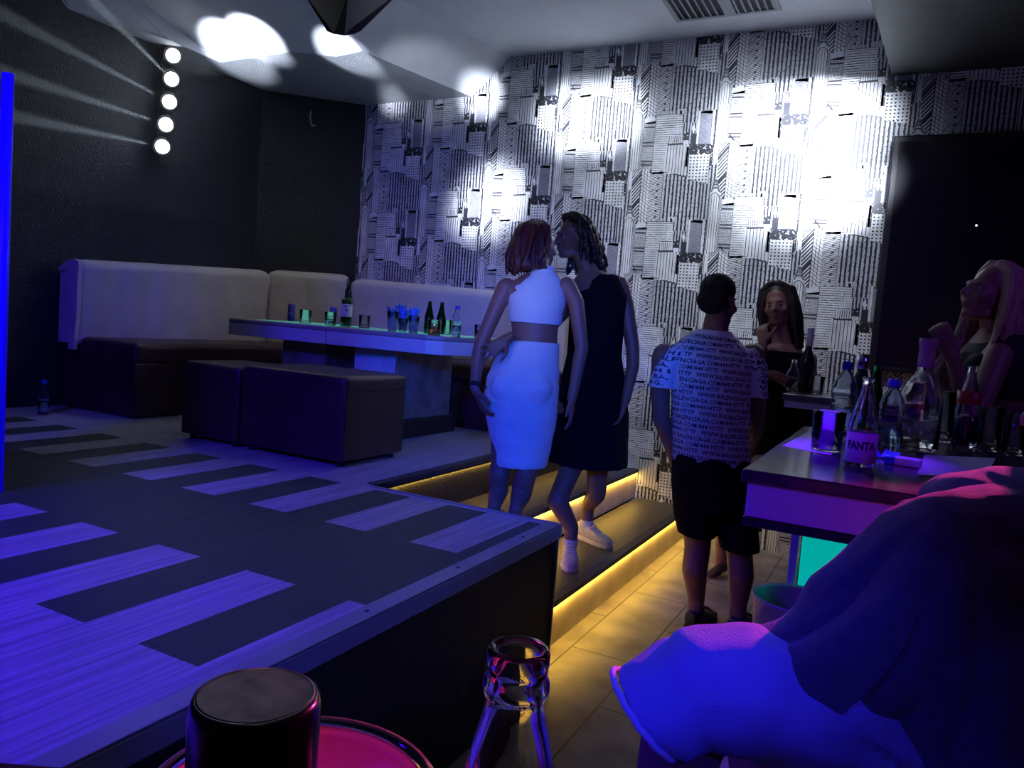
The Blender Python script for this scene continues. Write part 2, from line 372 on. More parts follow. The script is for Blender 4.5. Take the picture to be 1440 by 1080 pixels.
def tile(ox, oz):
    f = lambda *a, **k: facade(ox, oz, *a, **k)
    f([(245, 470), (560, 552), (560, 960), (245, 960)], VD, 0, du=30, dv=34)
    f([(240, 466), (565, 548), (565, 556), (240, 474)], INK, 1)
    f(R(360, 110, 500, 300), VD, 1, du=22, dv=30); f(R(440, 190, 486, 290), INK, 2); f(R(375, 180, 420, 300), BL, 2, du=20, dv=20); f([(440, 150), (452, 120), (470, 160), (455, 190)], PL, 2)
    f(R(497, 25, 590, 290), SL, 2, du=20, dv=9, shear=0.15); f(R(484, 22, 498, 290), PL, 3); f([(497, 40), (540, 10), (590, 30), (590, 50)], SL, 2, du=20, dv=9)
    f(R(588, 20, 665, 430), VS, 2, du=34, dv=18); f(R(588, 20, 592, 430), INK, 3); f(R(628, 20, 632, 430), INK, 3); f(R(640, 30, 662, 420), PL, 3)
    # banded tower and its stepped side
    f([(62, 95), (150, 80), (150, 450), (62, 450)], FN, 6, du=9, dv=10)
    f([(62, 60), (110, 40), (150, 60), (150, 100), (62, 100)], PL, 6)
    for yb in (122, 240, 265, 385, 412): f([(60, yb), (150, yb+2), (150, yb+13), (60, yb+10)], INK, 7)
    f([(-2, 210), (62, 95), (62, 450), (-2, 520)], DG, 7, du=60, dv=22, shear=1.5)
    # horizontal tower
    f(R(150, 40, 365, 490), H_, 4, du=60, dv=17); f(R(150, 40, 153, 490), INK, 5); f(R(150, 36, 365, 41), INK, 5)
    for q in range(8): f(R(165+q*25, 20-(q % 3)*7, 178+q*25, 38), VS, 5, du=7, dv=9)
    f(R(330, 0, 372, 40), VS, 5, du=12, dv=9)
    # hatched wall
    f([(145, 480), (250, 470), (250, 860), (145, 860)], HD, 4, du=50, dv=13, shear=0.25)
    for q in range(7): f([(200, 520+q*50), (215, 512+q*50), (222, 526+q*50), (206, 530+q*50)], INK, 5)
    # slanted glass tower
    f([(75, 400), (145, 492), (145, 900), (75, 860)], GR, 5, du=24, dv=27, shear=-0.75)
    f([(0, 490), (75, 400), (75, 860), (0, 900)], DG, 5, du=60, dv=30, shear=1.2)
    f([(72, 396), (78, 396), (78, 860), (72, 860)], INK, 6)
    f([(78, 398), (148, 490), (148, 500), (76, 408)], PL, 6); f([(0, 560), (75, 470), (75, 500), (0, 596)], INK, 6); f([(0, 760), (75, 670), (75, 690), (0, 786)], INK, 6)
    # blotted and dotted block
    f(R(425, 275, 600, 350), BL, 4, du=26, dv=26); f(R(425, 272, 600, 277), INK, 5)
    f([(440, 350), (600, 350), (600, 572), (440, 530)], DT, 4, du=26, dv=24)
    f(R(596, 280, 612, 470), BL, 4, du=20, dv=20)
    # stepped tower with spire
    f([(256, 275), (430, 272), (430, 506), (244, 470)], 12, 6, du=24, dv=200); f(R(252, 272, 262, 400), PL, 7); f(R(415, 290, 440, 440), BL, 6, du=16, dv=16)
    f(R(268, 200, 378, 262), VS, 7, du=15, dv=60); f([(262, 262), (384, 258), (384, 270), (262, 274)], INK, 8)
    f([(280, 196), (290, 180), (356, 180), (366, 196), (366, 203), (280, 203)], PL, 8); f(R(280, 188, 366, 194), INK, 9)
    f([(306, 180), (312, 120), (317, 60), (322, 60), (328, 120), (336, 180)], PL, 8); f(R(316, 70, 319, 180), INK, 9)
    f(R(384, 215, 420, 240), INK, 7); f(R(380, 240, 425, 270), PL, 7)
    # arched crown tower
    def arch(cx, cy, r, w, mi, layer):
        out = [(cx+r*cos(pi*t/10), cy-r*1.15*sin(pi*t/10)) for t in range(11)]; inn = [(cx+(r-w)*cos(pi*t/10), cy-(r-w)*1.15*sin(pi*t/10)) for t in range(11)]
        for t in range(10): f([out[t], out[t+1], inn[t+1], inn[t]], mi, layer)
    f([(-38, 10), (-25, -40), (4, -120), (33, -40), (46, 10), (46, 440), (-38, 470)], 12, 8, du=19, dv=200)
    f([(0, -120), (4, -230), (8, -120)], PL, 8)
    f([(-34, 20), (-26, -35), (4, -112), (34, -35), (42, 20)], PL, 9)
    for q, (cy, r) in enumerate(((-78, 14), (-55, 22), (-28, 29), (2, 35))):
        arch(4, cy, r, 7, INK, 10); arch(4, cy, r-9, 3, INK, 10)
    arch(4, 45, 36, 5, INK, 10); f(R(-32, 45, -28, 440), INK, 10); f(R(37, 45, 41, 440), INK, 10)
    f([(40, 30), (60, 60), (60, 120), (44, 150)], DG, 9, du=20, dv=12, shear=1.0)
bvs = [wb.verts.new(p) for p in ((WX0, YB, 0), (WX1, YB, 0), (WX1, YB, ZC), (WX0, YB, ZC))]
f_ = wb.faces.new(bvs); f_.material_index = VD
for l in f_.loops: l[uvl].uv = (l.vert.co.x*40, l.vert.co.z*60)
for cI in range(-6, 12):
    for rI in range(-8, 8):
        ox = -1.93+0.62*cI; oz = 3.075+0.175*cI-0.77*rI
        if -1.2 < oz < 5.0: tile(ox, oz)
me = bpy.data.meshes.new('wall_back'); wb.to_mesh(me); wb.free()
for m_ in pm: me.materials.append(m_)
wo = bpy.data.objects.new('wall_back', me); COL.objects.link(wo); struct(wo)

# --- ceiling with its faceted drop
e = MB([M_white]); e.box((XL-0.15, -2.65, ZC), (3.35, YB+0.15, ZC+0.1)); struct(e.build('ceiling'))
A_ = (-3.03, YB, ZC); B_ = (-3.25, 4.43, ZC)
c1, c2, c3, c4, c5, c6, c7 = (-3.38, YB, ZS), (-3.62, 4.38, ZS), (-3.89, 4.42, ZS), (-4.16, 4.25, ZS), (-4.92, 4.28, ZS), (-4.91, 3.82, ZS), (XL, 3.2, ZS)
e = MB([M_stucco]); e.prism([(XL, YB), (XL, 3.2), (-4.91, 3.82), (-4.92, 4.28), (-4.16, 4.25), (-3.89, 4.42), (-3.62, 4.38), (-3.38, YB)], ZS, ZS+0.02); struct(e.build('ceiling_soffit'))
e = MB([M_white])
def slab(pts):
    """ceiling facet with board thickness"""
    e.face(pts); up = [(p[0], p[1], p[2]+0.012) for p in pts]; e.face(up[::-1])
    for i in range(len(pts)): e.face([pts[i-1], pts[i], up[i], up[i-1]])
slab([c1, A_, B_, c2])
slab([c2, B_, (-3.45, 3.5, ZC)]); slab([c3, c2, (-3.45, 3.5, ZC)]); slab([c3, (-3.45, 3.5, ZC), (-4.3, 3.1, ZC), c4])
slab([c4, (-4.3, 3.1, ZC), (-4.8, 2.9, ZC), c5]); slab([c5, (-4.8, 2.9, ZC), c6]); slab([c6, (-4.8, 2.9, ZC), (XL, 2.8, ZC), c7])
struct(e.build('ceiling_facets'))
e = MB([M_soffit, M_black]); e.prism([(-0.25, YB), (-0.36, 3.9), (-0.45, 2.0), (0.02, 2.0), (0.075, YB)], 3.2, ZC, 0); e.prism([(0.075, YB), (0.02, 2.0), (3.2, 2.0), (3.2, YB)], 3.2, ZC, 1); struct(e.build('ceiling_bulkhead'))
# vent
r = root('ceiling_vent', 'dark slatted air vent set in the grey ceiling at the top of the picture', 'vent', (-1.26, 5.0, ZC))
e = MB([mat('grey vent frame', (0.3, 0.31, 0.33), 0.5)])
for lo, hi in (((-1.6, 4.78, ZC-0.012), (-0.92, 4.81, ZC)), ((-1.6, 5.15, ZC-0.012), (-0.92, 5.18, ZC)), ((-1.6, 4.81, ZC-0.012), (-1.57, 5.15, ZC)), ((-0.95, 4.81, ZC-0.012), (-0.92, 5.15, ZC)), ((-1.27, 4.81, ZC-0.012), (-1.2, 5.15, ZC))): e.box(lo, hi)
e.build('frame', r)
e = MB([M_black]); e.box((-1.58, 4.80, ZC-0.003), (-0.94, 5.16, ZC-0.001)); e.build('backing', r)
e = MB([mat('grey vent frame', (0.3, 0.31, 0.33), 0.5)])
for q in range(14):
    x = -1.55+q*0.045
    if -1.29 < x < -1.19: continue
    e.face([(x, 4.81, ZC-0.004), (x+0.02, 4.81, ZC-0.014), (x+0.02, 5.15, ZC-0.014), (x, 5.15, ZC-0.004)])
e.build('slats', r)
# dark faceted lamp housing hanging in the ceiling drop
pc = W(487, 10, 4.9)
r = root('ceiling_lamp', 'dark faceted lamp housing hanging in the folded ceiling at the top edge', 'lamp', (pc.x, pc.y, 3.2))
e = MB([mat('dark maroon lacquer', (0.015, 0.006, 0.008), 0.35)])
lo = [W(x, y, 4.85) for x, y in ((470, 48), (484, 50), (498, 48), (507, 44), (482, 42), (460, 44))]
hi = [W(x, y, D) for x, y, D in ((420, -20, 4.7), (490, -12, 4.5), (570, -18, 4.7), (585, -60, 5.0), (490, -66, 5.15), (405, -62, 5.0))]
e.face(lo)
for i in range(6): e.face([lo[i-1], lo[i], hi[i], hi[i-1]])
e.face(hi[::-1]); e.build('housing', r)
e = MB([M_black]); e.tube([W(490, -40, 4.85), W(490, -40, 4.85)+V((0, 0, 0.25))], 0.02); e.build('rod', r)

# --- left pillar with the blue tube
pb = onZ(8, 692, ZP)
r = root('pillar', 'dark square pillar at the left edge of the picture with a blue light tube', 'pillar', (pb.x, pb.y, ZP))
e = MB([M_blackwall]); e.box((pb.x-0.34, pb.y-0.30, ZP), (pb.x-0.05, pb.y-0.05, ZC), 0, 0.006); e.build('post', r)
e = MB([glow('blue tube', (0.005, 0.0, 1.0), 0.4)]); e.lathe([(0.02, 0), (0.02, 1.55)], (pb.x-0.02, pb.y-0.02, ZP+0.002), 16); e.build('light_tube', r)

# --- vertical bar of five lamps on the left wall
cen = onX(236, 143, -5.0)
r = root('light_bar', 'vertical bar of five bright round white lamps on the dark left wall', 'light', (-5.0, cen.y, cen.z))
pts = [onX(x, y, -5.0) for x, y in ((243, 78), (241, 111), (238, 143), (233, 175), (228, 206))]
e = MB([M_black]); e.box((-5.10, pts[2].y-0.02, pts[4].z-0.12), (-5.06, pts[2].y+0.09, pts[0].z+0.1), 0, 0.006); e.build('backplate', r)
for q, p in enumerate(pts):
    d = (CAM-p).normalized(); d = (d+V((0.15, -0.5, 0))).normalized()
    e = MB([M_black]); e.lathe([(0.03, -0.10), (0.062, -0.07), (0.068, 0.0), (0.062, 0.004), (0.06, -0.01)], p, 24, ax=d); h = e.build('lamp_housing', r)
    e = MB([glow('white lamp', (0.85, 0.93, 1.0), 14)]); e.lathe([(0.050, -0.008), (0.040, 0.004), (0.001, 0.010)], p, 24, ax=d); e.build('lens', h)
    e = MB([M_chrome]); e.lathe([(0.006, -0.0), (0.006, 0.01)], p+V((0.0, 0.075, 0.03)), 8, ax=(1, 0, 0)); e.build('screw', h)

# --- wall hook in the corner
p = onX(482, 180, -4.78); p = V((-4.80, 5.21, p.z))
e = MB([mat('grey hook', (0.35, 0.36, 0.42), 0.4)]); hk = onZ(482, 180, 3.05)
hk = V((-4.79, 5.16, 3.05)); e.tube([hk+V((0, 0, 0.10)), hk+V((0.01, -0.02, 0.05)), hk+V((0.02, -0.02, 0.0)), hk+V((0.03, -0.02, -0.03)), hk+V((0.05, 0.0, -0.02))], 0.008)
tag(e.build('wall_hook'), 'small pale hook high in the dark corner beside the wallpaper', 'hook')
# --- black screen on the back wall
r = root('wall_screen', 'large black glossy screen on the papered wall behind the woman with blonde hair', 'screen', (0.9, YB-0.05, 1.35))
e = MB([mat('black plastic', (0.012, 0.010, 0.02), 0.4)]); e.box((-0.20, YB-0.09, 1.32), (2.2, YB-0.005, 2.80), 0, 0.01); e.build('casing', r)
e = MB([mat('screen glass', (0.008, 0.004, 0.018), 0.22, spec=0.5)]); e.box((-0.16, YB-0.094, 1.36), (2.16, YB-0.091, 2.76)); e.build('panel', r)
e = MB([glow('standby light', (0.9, 0.9, 1), 2)]); p = onY(1373, 317, YB-0.096); e.lathe([(0.006, 0), (0.006, 0.002)], p, 10, ax=(0, -1, 0)); e.build('indicator', r)

# --- haze lit by the beams of the wall lamps
m, N, L, b = nt('haze'); N.remove(b); vs_ = N.new('ShaderNodeVolumeScatter'); vs_.inputs['Density'].default_value = 0.06; vs_.inputs['Anisotropy'].default_value = 0.3
L.new(vs_.outputs[0], N['Material Output'].inputs['Volume'])
e = MB([m]); e.box((-4.92, 1.2, 2.0), (-4.2, 3.9, 3.27)); tag(e.build('haze'), 'thin smoke along the black left wall, lit by the five lamps', 'haze', kind='stuff')
for p, (tx, ty) in zip(pts[1:], ((140, 10), (0, 18), (0, 100), (0, 160))):
    t_ = onX(tx, ty, -4.40); d = (t_-p).normalized(); lamp('SPOT', p+d*0.09, t_, (0.7, 0.85, 1.0), 1500, 0.01, 4.0, 0.8)

# ------------------------------------------------------------------ furniture
def lerp(a, b, t): return a+(b-a)*t
def channel_back(name, parent, path, zb, zt0, zt1, cw, mt, thick=0.20, end_wing=False):
    """upholstered back: path [(x,y),(x,y)] along its front, facing left-normal; vertical channels cw wide"""
    b = MB(mt); p0, p1 = V((*path[0], 0)), V((*path[1], 0)); L_ = (p1-p0).length; t = (p1-p0)/L_; nrm = V((t.y, -t.x, 0))
    n = max(8, int(L_/0.025)); rings = []
    for i in range(n+1):
        s_ = L_*i/n; ph = (s_/cw) % 1.0; bulge = 0.020*(max(0, sin(pi*ph))**0.45)
        edge = min(s_, L_-s_); 
        zt = lerp(zt0, zt1, s_/L_) - (0.025*max(0, 1-edge/0.08)**2)
        prof = [(0.0, zb), (0.0+bulge, zb+0.04), (0.0+bulge, zt-0.25), (0.012+bulge, zt-0.13), (0.030+bulge, zt-0.06), (0.028+bulge*0.7, zt-0.02), (0.0, zt), (-0.05, zt+0.006), (-thick*0.7, zt), (-thick, zt-0.04), (-thick, zb)]
        rings.append([b.b.verts.new(p0+t*s_+nrm*o+V((0, 0, z))) for o, z in prof])
    for a, c in zip(rings, rings[1:]):
        m_ = len(a)
        for k in range(m_):
            f = b.b.faces.new((a[k], a[(k+1) % m_], c[(k+1) % m_], c[k])); f.smooth = True
    b.b.faces.new(rings[0][::-1]); b.b.faces.new(rings[-1])
    return b.build(name, parent)
def cushion(b, lo, hi, mi=0, bev=0.035): b.box(lo, hi, mi, bev, 4)
SX = -4.32
r = root('sofa_section', 'long cream backed sofa section with dark brown seat against the black left wall', 'sofa', (-4.7, 4.0, ZP), 'corner sofa sections')
channel_back('backrest', r, [(-4.90, 3.19), (-4.90, 4.86)], ZP+0.44, 1.640, 1.735, 0.262, M_leather, 0.20)
b = MB(M_leather)   # flared wing closing the near end of the back
wing = [(-4.90, ZP+0.40), (-4.875, ZP+0.60), (-4.875, 1.50), (-4.865, 1.60), (-4.875, 1.632), (-4.92, 1.645), (-5.00, 1.63), (-5.07, 1.59), (-5.09, 1.555), (-5.06, 1.565), (-5.0, 1.58), (-4.97, 1.55), (-4.955, 1.4), (-4.95, ZP+0.40)]
lo = [b.b.verts.new((x, 3.165, z)) for x, z in wing]; hi = [b.b.verts.new((x, 3.195, z)) for x, z in wing]
b.b.faces.new(lo); b.b.faces.new(hi[::-1])
for i in range(len(wing)): b.b.faces.new((lo[i-1], lo[i], hi[i], hi[i-1]))
b.build('end_wing', r)
b = MB(M_brown); cushion(b, (-4.90, 3.2, ZP+0.34), (SX, 4.75, ZP+0.49), 0, 0.04); b.build('seat', r)
b = MB(M_brown); b.box((-5.08, 3.21, ZP+0.005), (SX-0.01, 4.75, ZP+0.36), 0, 0.01); b.build('base', r)
r = root('sofa_section', 'cream diagonal corner section of the sofa behind the low table', 'sofa', (-4.6, 5.0, ZP), 'corner sofa sections')
channel_back('backrest', r, [(-4.90, 4.88), (-4.32, 5.21)], ZP+0.44, 1.745, 1.755, 0.33, M_leather, 0.09)
b = MB(M_brown); b.prism([(-4.9, 4.77), (SX, 4.77), (SX+0.02, 5.15), (-4.38, 5.18), (-4.88, 4.88)], ZP+0.005, ZP+0.49, 0, 0.02); b.build('seat', r)
r = root('sofa_section', 'cream sofa section with brown seat below the skyscraper wallpaper', 'sofa', (-3.2, 5.2, ZP), 'corner sofa sections')
channel_back('backrest', r, [(-4.27, 5.23), (-2.25, 5.23)], ZP+0.44, 1.728, 1.665, 0.50, M_leather, 0.2)
b = MB(M_brown); cushion(b, (-4.27, 4.80, ZP+0.34), (-2.25, 5.22, ZP+0.49), 0, 0.04); b.build('seat', r)
b = MB(M_brown); b.box((-4.27, 4.82, ZP+0.005), (-2.25, 5.42, ZP+0.36), 0, 0.01); b.build('base', r)

def ottoman(x0, x1, y0, y1, h, label):
    r = root('ottoman', label, 'ottoman', ((x0+x1)/2, (y0+y1)/2, ZP), 'brown leather cube ottomans')
    b = MB(M_brown); b.box((x0, y0, ZP+0.03), (x1, y1, ZP+h-0.07), 0, 0.012); b.build('body', r)
    b = MB(M_brown); cushion(b, (x0-0.004, y0-0.004, ZP+h-0.10), (x1+0.004, y1+0.004, ZP+h), 0, 0.03); b.build('seat', r)
    for sx in (x0+0.05, x1-0.05):
        for sy in (y0+0.05, y1-0.05):
            b = MB(M_black); b.lathe([(0.02, 0.0), (0.022, 0.04)], (sx, sy, ZP), 12); b.build('foot', r)
ottoman(-3.61, -3.17, 2.98, 3.42, 0.445, 'smaller dark brown leather ottoman, left one of the pair before the low tables')
ottoman(-3.15, -2.44, 2.98, 3.50, 0.465, 'larger dark brown leather ottoman, right one of the pair before the low tables')

ZT = 1.332
def low_table(x0, pts, label, colx):
    r = root('low_table', label, 'table', (sum(p[0] for p in pts)/len(pts), 4.2, ZP), 'low tables by the sofa')
    b = MB(M_tabletop); b.prism(pts, ZT-0.028, ZT, 0, 0.008, 3); t = b.build('tabletop', r)
    cx = sum(p[0] for p in pts)/len(pts); cy = sum(p[1] for p in pts)/len(pts)
    ins = [(cx+(x-cx)*0.994, cy+(y-cy)*0.994) for x, y in pts]
    b = MB(M_apron); b.prism(ins, ZT-0.112, ZT-0.029, 0, 0.004); b.build('apron', r)
    ins2 = [(cx+(x-cx)*0.74, cy+(y-cy)*0.70) for x, y in pts]
    b = MB(glow('green lit panel', (0.12, 0.62, 0.42), 0.35)); b.prism(ins2, ZT+0.0005, ZT+0.003, 0); b.build('lit_panel', t)
    if colx:
        b = MB([M_marble, M_apron]); b.prism([(-2.98, 3.98), (-2.85, 3.95), (-2.83, 4.60), (-3.2, 4.6), (-3.2, 3.98)], ZP+0.12, ZT-0.112, 0)
        for f in b.b.faces:
            if abs(f.calc_center_median().y-3.965) < 0.02: f.material_index = 1
    else:
        b = MB(M_marble); b.box((-3.9, 4.05, ZP+0.12), (-3.5, 4.5, ZT-0.112))
    b.build('pedestal', r)
    b = MB(M_black)
    if colx: b.box((-3.25, 3.93, ZP), (-2.80, 4.65, ZP+0.12), 0, 0.005)
    else: b.box((-3.95, 4.0, ZP), (-3.45, 4.55, ZP+0.12), 0, 0.005)
    b.build('plinth', r)
low_table(0, [(-4.12, 3.75), (-3.266, 3.75), (-3.266, 4.62), (-4.12, 4.62)], 'left one of two joined low pale tables, nearer the left sofa', False)
low_table(0, [(-3.260, 3.75), (-2.50, 3.75), (-2.41, 3.81), (-2.26, 4.15), (-2.26, 4.62), (-3.260, 4.62)], 'right one of two joined low pale tables, carrying the two green bottles', True)

# near bar table on the right
ZR = 1.15
r = root('bar_table', 'high dark topped bar table with blue lit apron, crowded with bottles', 'table', (0.3, 2.3, 0))
x0, x1, y0, y1 = -0.288, 1.15, 1.70, 2.86
b = MB(mat('dark glossy laminate', (0.05, 0.04, 0.055), 0.16, var=0.5, vscale=14)); b.box((x0, y0, ZR-0.028), (x1, y1, ZR), 0, 0.004); b.build('tabletop', r)
b = MB(M_apron); b.box((x0+0.012, y0+0.012, ZR-0.105), (x1-0.01, y1-0.01, ZR-0.029), 0, 0.003); b.build('apron', r)
b = MB(M_black); b.box((x0+0.008, y0+0.008, ZR-0.125), (x1-0.008, y1-0.008, ZR-0.106)); b.build('under_frame', r)
# lit pedestal and front leg
pl = W(1126, 760, 2.75)
b = MB(mat('dark pedestal', (0.03, 0.03, 0.04), 0.5)); b.box((pl.x-0.0, pl.y+0.02, 0.02), (pl.x+0.5, pl.y+0.5, ZR-0.125)); b.build('pedestal', r)
b = MB(glow('teal lit panel', (0.0, 0.45, 0.34), 0.95)); b.box((pl.x+0.004, pl.y+0.008, 0.1), (pl.x+0.47, pl.y+0.02, ZR-0.128)); b.build('lit_panel', r)
b = MB(M_apron); b.box((pl.x-0.034, pl.y+0.0, 0), (pl.x-0.006, pl.y+0.03, ZR-0.125), 0, 0.002); b.build('leg', r)
# far bar table against the wall
ZF = 1.20
p = W(1085, 541, 4.15)
r = root('bar_table', 'dim high bar table against the papered wall, beyond the standing man', 'table', (-0.1, 4.08, 0))
q1 = W(1165, 546, 4.1)
b = MB(mat('dim grey laminate', (0.10, 0.10, 0.12), 0.35, var=0.3)); b.box((-0.50, 3.85, ZF-0.03), (0.35, 4.30, ZF), 0, 0.004); b.build('tabletop', r)
b = MB(M_apron); b.box((-0.49, 3.86, ZF-0.065), (0.34, 4.29, ZF-0.031), 0, 0.003); b.build('apron', r)
b = MB(M_black); b.box((-0.2, 3.95, 0), (0.1, 4.2, ZF-0.065)); b.build('pedestal', r)
# metal bin on the floor
c = onZ(1110, 880, 0.0); c = V((W(1122, 832, 2.6).x, W(1122, 832, 2.6).y, 0))
r = root('bin', 'pale open metal bin standing on the floor under the bar table', 'bin', c)
b = MB(mat('brushed bin', (0.42, 0.40, 0.38), 0.4, metal=0.4)); b.lathe([(0.11, 0.0), (0.142, 0.56), (0.148, 0.565), (0.146, 0.575), (0.138, 0.565), (0.105, 0.012), (0.001, 0.012)], (c.x, c.y, 0), 40); b.build('pail', r)
b = MB(M_black); b.lathe([(0.001, 0.46), (0.131, 0.46), (0.127, 0.40), (0.001, 0.40)], (c.x, c.y, 0), 32); b.build('bin_bag', r)

# ------------------------------------------------------------------ bottles and glasses
def at_table(px, Y, z):
    py = 500
    for _ in range(12):
        r_ = ray(px, py); P = CAM+r_*(Y/r_.y); 
        # move row until height matches
        dz = z-P.z; py -= dz*F/(P-CAM).dot(FW)
    return V((P.x, P.y, z))
def vessel(name, label, cat, loc, prof, m_, group=None, parts=(), seg=28, tilt=None):
    """prof outer wall (r,h) bottom->top; parts: (name, profile, material)"""
    if not parts:
        b = MB(m_); b.lathe(prof, (0, 0, 0), seg); o = b.build(name); o.location = loc; return tag(o, label, cat, group)
    r = root(name, label, cat, loc, group)
    for pn, pp, pm_ in ((name.split('_')[-1]+'_body' if True else '', prof, m_),)+tuple(parts):
        b = MB(pm_); b.lathe([(a, c_+loc.z) for a, c_ in pp], (loc.x, loc.y, 0), seg); b.build(pn.replace('bottle_body', 'bottle_body'), r)
    if tilt: r.rotation_euler = tilt
    return r
def cup(r0, r1, h, t=0.0025, base=0.008):
    return [(r0*0.9, 0), (r0, 0.002), (r1, h), (r1-t*0.4, h+0.001), (r1-t, h), (r0-t, base), (0.0008, base)]
def liquid(r0, r1, h, lvl, t=0.0032, base=0.009):
    rr_ = r0+(r1-r0)*lvl/h
    return [(0.001, base), (r0-t, base), (rr_-t, lvl), (0.001, lvl)]
def bottle(H, R, neck=0.014, sh=0.55, nk=0.8, t=0.0):
    """solid-walled bottle outline with shoulder at sh*H and neck from nk*H"""
    return [(0.001, 0.004), (R*0.8, 0.0), (R*0.97, 0.004), (R, 0.012), (R, H*sh), (R*0.93, H*(sh+0.06)), (R*0.68, H*(sh+(nk-sh)*0.6)), (neck*1.15, H*nk), (neck, H*(nk+0.05)), (neck, H*0.965), (neck*1.15, H*0.97), (neck*1.15, H*0.995), (neck*0.8, H), (neck*0.75, H*0.97), (neck*0.75, H*nk), (R*0.66-0.003, H*(sh+(nk-sh)*0.55)), (R-0.003, H*sh), (R-0.003, 0.014), (0.001, 0.012)]
def text_mesh(s, size, width=None, bold=0.0, res=1):
    cu = bpy.data.curves.new('t', 'FONT'); cu.body = s; cu.size = size; cu.resolution_u = res; cu.offset = bold; cu.align_x = 'LEFT'
    o = bpy.data.objects.new('t', cu); COL.objects.link(o); bpy.context.view_layer.update()
    me = bpy.data.meshes.new_from_object(o.evaluated_get(bpy.context.evaluated_depsgraph_get()))
    bpy.data.objects.remove(o); return me
def wrap_text(s, size, R_, z, mt, parent, name='lettering', facing=None, bold=0.0, xs=1.0):
    """lettering printed round an upright cylinder of radius R_ about parent's axis, centred on direction facing"""
    me = text_mesh(s, size, bold=bold)
    xsv = [v.co.x for v in me.vertices]; mid = (min(xsv)+max(xsv))/2
    c = wloc(parent); f = (CAM-c) if facing is None else V(facing); a0 = math.atan2(f.y, f.x)
    for v in me.vertices:
        a = a0+(v.co.x-mid)*xs/R_; v.co = V((R_*cos(a), R_*sin(a), z+v.co.y))
    me.materials.clear(); me.materials.append(mt)
    o = bpy.data.objects.new(name, me); COL.objects.link(o); o.parent = parent; return o
def label_band(z0, z1, R_): return [(R_, z0), (R_, z1), (R_-0.0006, z1), (R_-0.0006, z0), (R_, z0)]
M_cap_blue = mat('blue cap', (0.02, 0.06, 0.55), 0.4); M_paper = mat('white paper', (0.75, 0.75, 0.78), 0.7, var=0.05)
M_cream = mat('cream label', (0.62, 0.64, 0.52), 0.6, var=0.06); M_ink = mat('label ink', (0.02, 0.03, 0.06), 0.6)
M_can = mat('violet can', (0.10, 0.05, 0.42), 0.3, metal=0.4); M_canlow = mat('navy can foot', (0.015, 0.02, 0.25), 0.3, metal=0.4)
M_whisky = glass('whisky', (0.55, 0.22, 0.05), 0.0, 1.33); M_cola = mat('cola', (0.03, 0.01, 0.01), 0.15)
M_blueice = mat('blue foil', (0.10, 0.25, 0.75), 0.35, var=0.5, vscale=40)
T = lambda px, Y: at_table(px, Y, ZT+0.0034 if 3.89 < Y < 4.48 else ZT+0.0005)
def can(px, Y, label):
    loc = T(px, Y)
    vessel('drink_can', label, 'can', loc, [(0.001, 0.004), (0.021, 0.0), (0.026, 0.006), (0.0265, 0.065)], M_canlow, 'slim violet drink cans', (('upper', [(0.0265, 0.065), (0.0265, 0.118), (0.0235, 0.127)], M_can), ('lid', [(0.0235, 0.127), (0.024, 0.130), (0.022, 0.127), (0.001, 0.1265)], M_chrome)))
can(409, 4.30, 'slim violet and blue drink can standing alone at the left end of the low table')
can(468, 4.30, 'slim violet and blue drink can behind a tumbler, touching the green whiskey bottle')
def tumbler(px, Y, h, rr, label, z=None, loc=None, fill=None, fm=None, m_=None, group='tumblers on the low tables'):
    loc = loc or T(px, Y)
    parts = (('liquid', liquid(rr*0.9, rr, h, fill), fm),) if fill else ()
    return vessel('tumbler', label, 'glass', loc, cup(rr*0.9, rr, h), m_ or M_glass, group, parts)
tumbler(429, 3.95, 0.090, 0.041, 'empty tumbler with a leaning rim, first glass from the left on the low table')
tumbler(464, 3.95, 0.088, 0.040, 'tumbler with pale blue glow in front of the right violet can', fill=0.03, fm=glass('pale water', (0.6, 0.95, 1), 0.0, 1.33))
tumbler(512, 3.98, 0.084, 0.038, 'empty tumbler just to the right of the green whiskey bottle')
tumbler(610, 3.82, 0.092, 0.041, 'tumbler with brown whiskey in front of the two green bottles', fill=0.034, fm=M_whisky)
tumbler(628, 4.15, 0.095, 0.030, 'tall empty tumbler between the green bottles and the water bottle')
# whiskey bottle
loc = T(486, 4.02); Hj = 0.295
r = vessel('whiskey_bottle', 'green whiskey bottle with cream label and dark pourer on the low table', 'bottle', loc, bottle(0.25, 0.037, 0.015, 0.66, 0.78), M_green, None,
    (('label', label_band(0.065, 0.150, 0.0378), M_cream), ('whiskey', [(0.001, 0.014), (0.033, 0.014), (0.033, 0.062), (0.001, 0.062)], mat('green whiskey', (0.0, 0.30, 0.07), 0.2)),
     ('neck_sleeve', [(0.0165, 0.198), (0.0165, 0.245), (0.001, 0.246)], M_black), ('pourer', [(0.009, 0.246), (0.007, 0.262), (0.004, 0.285), (0.003, 0.290), (0.001, 0.290)], M_black)))
wrap_text('JAMESON', 0.012, 0.0382, 0.132, M_ink, r, bold=0.0004)
b = MB(M_ink); lb = [c_ for c_ in r.children if c_.name.startswith('label')][0]
f = (CAM-loc); f.z = 0; f.normalize(); b.lathe([(0.007, 0), (0.007, 0.0006)], loc+f*0.0378+V((0, 0, 0.110)), 16, ax=f); b.build('crest', r)
# green mineral bottles
for px, Y, lab in ((602, 4.10, 'green glass bottle without a cap, left one of the two behind the whiskey tumbler'), (619, 4.14, 'green glass bottle without a cap, right one of the two behind the whiskey tumbler')):
    vessel('green_bottle', lab, 'bottle', T(px, Y), bottle(0.205, 0.031, 0.0125, 0.48, 0.86), glass('dark green glass', (0.01, 0.20, 0.07), 0.05), 'open green bottles')
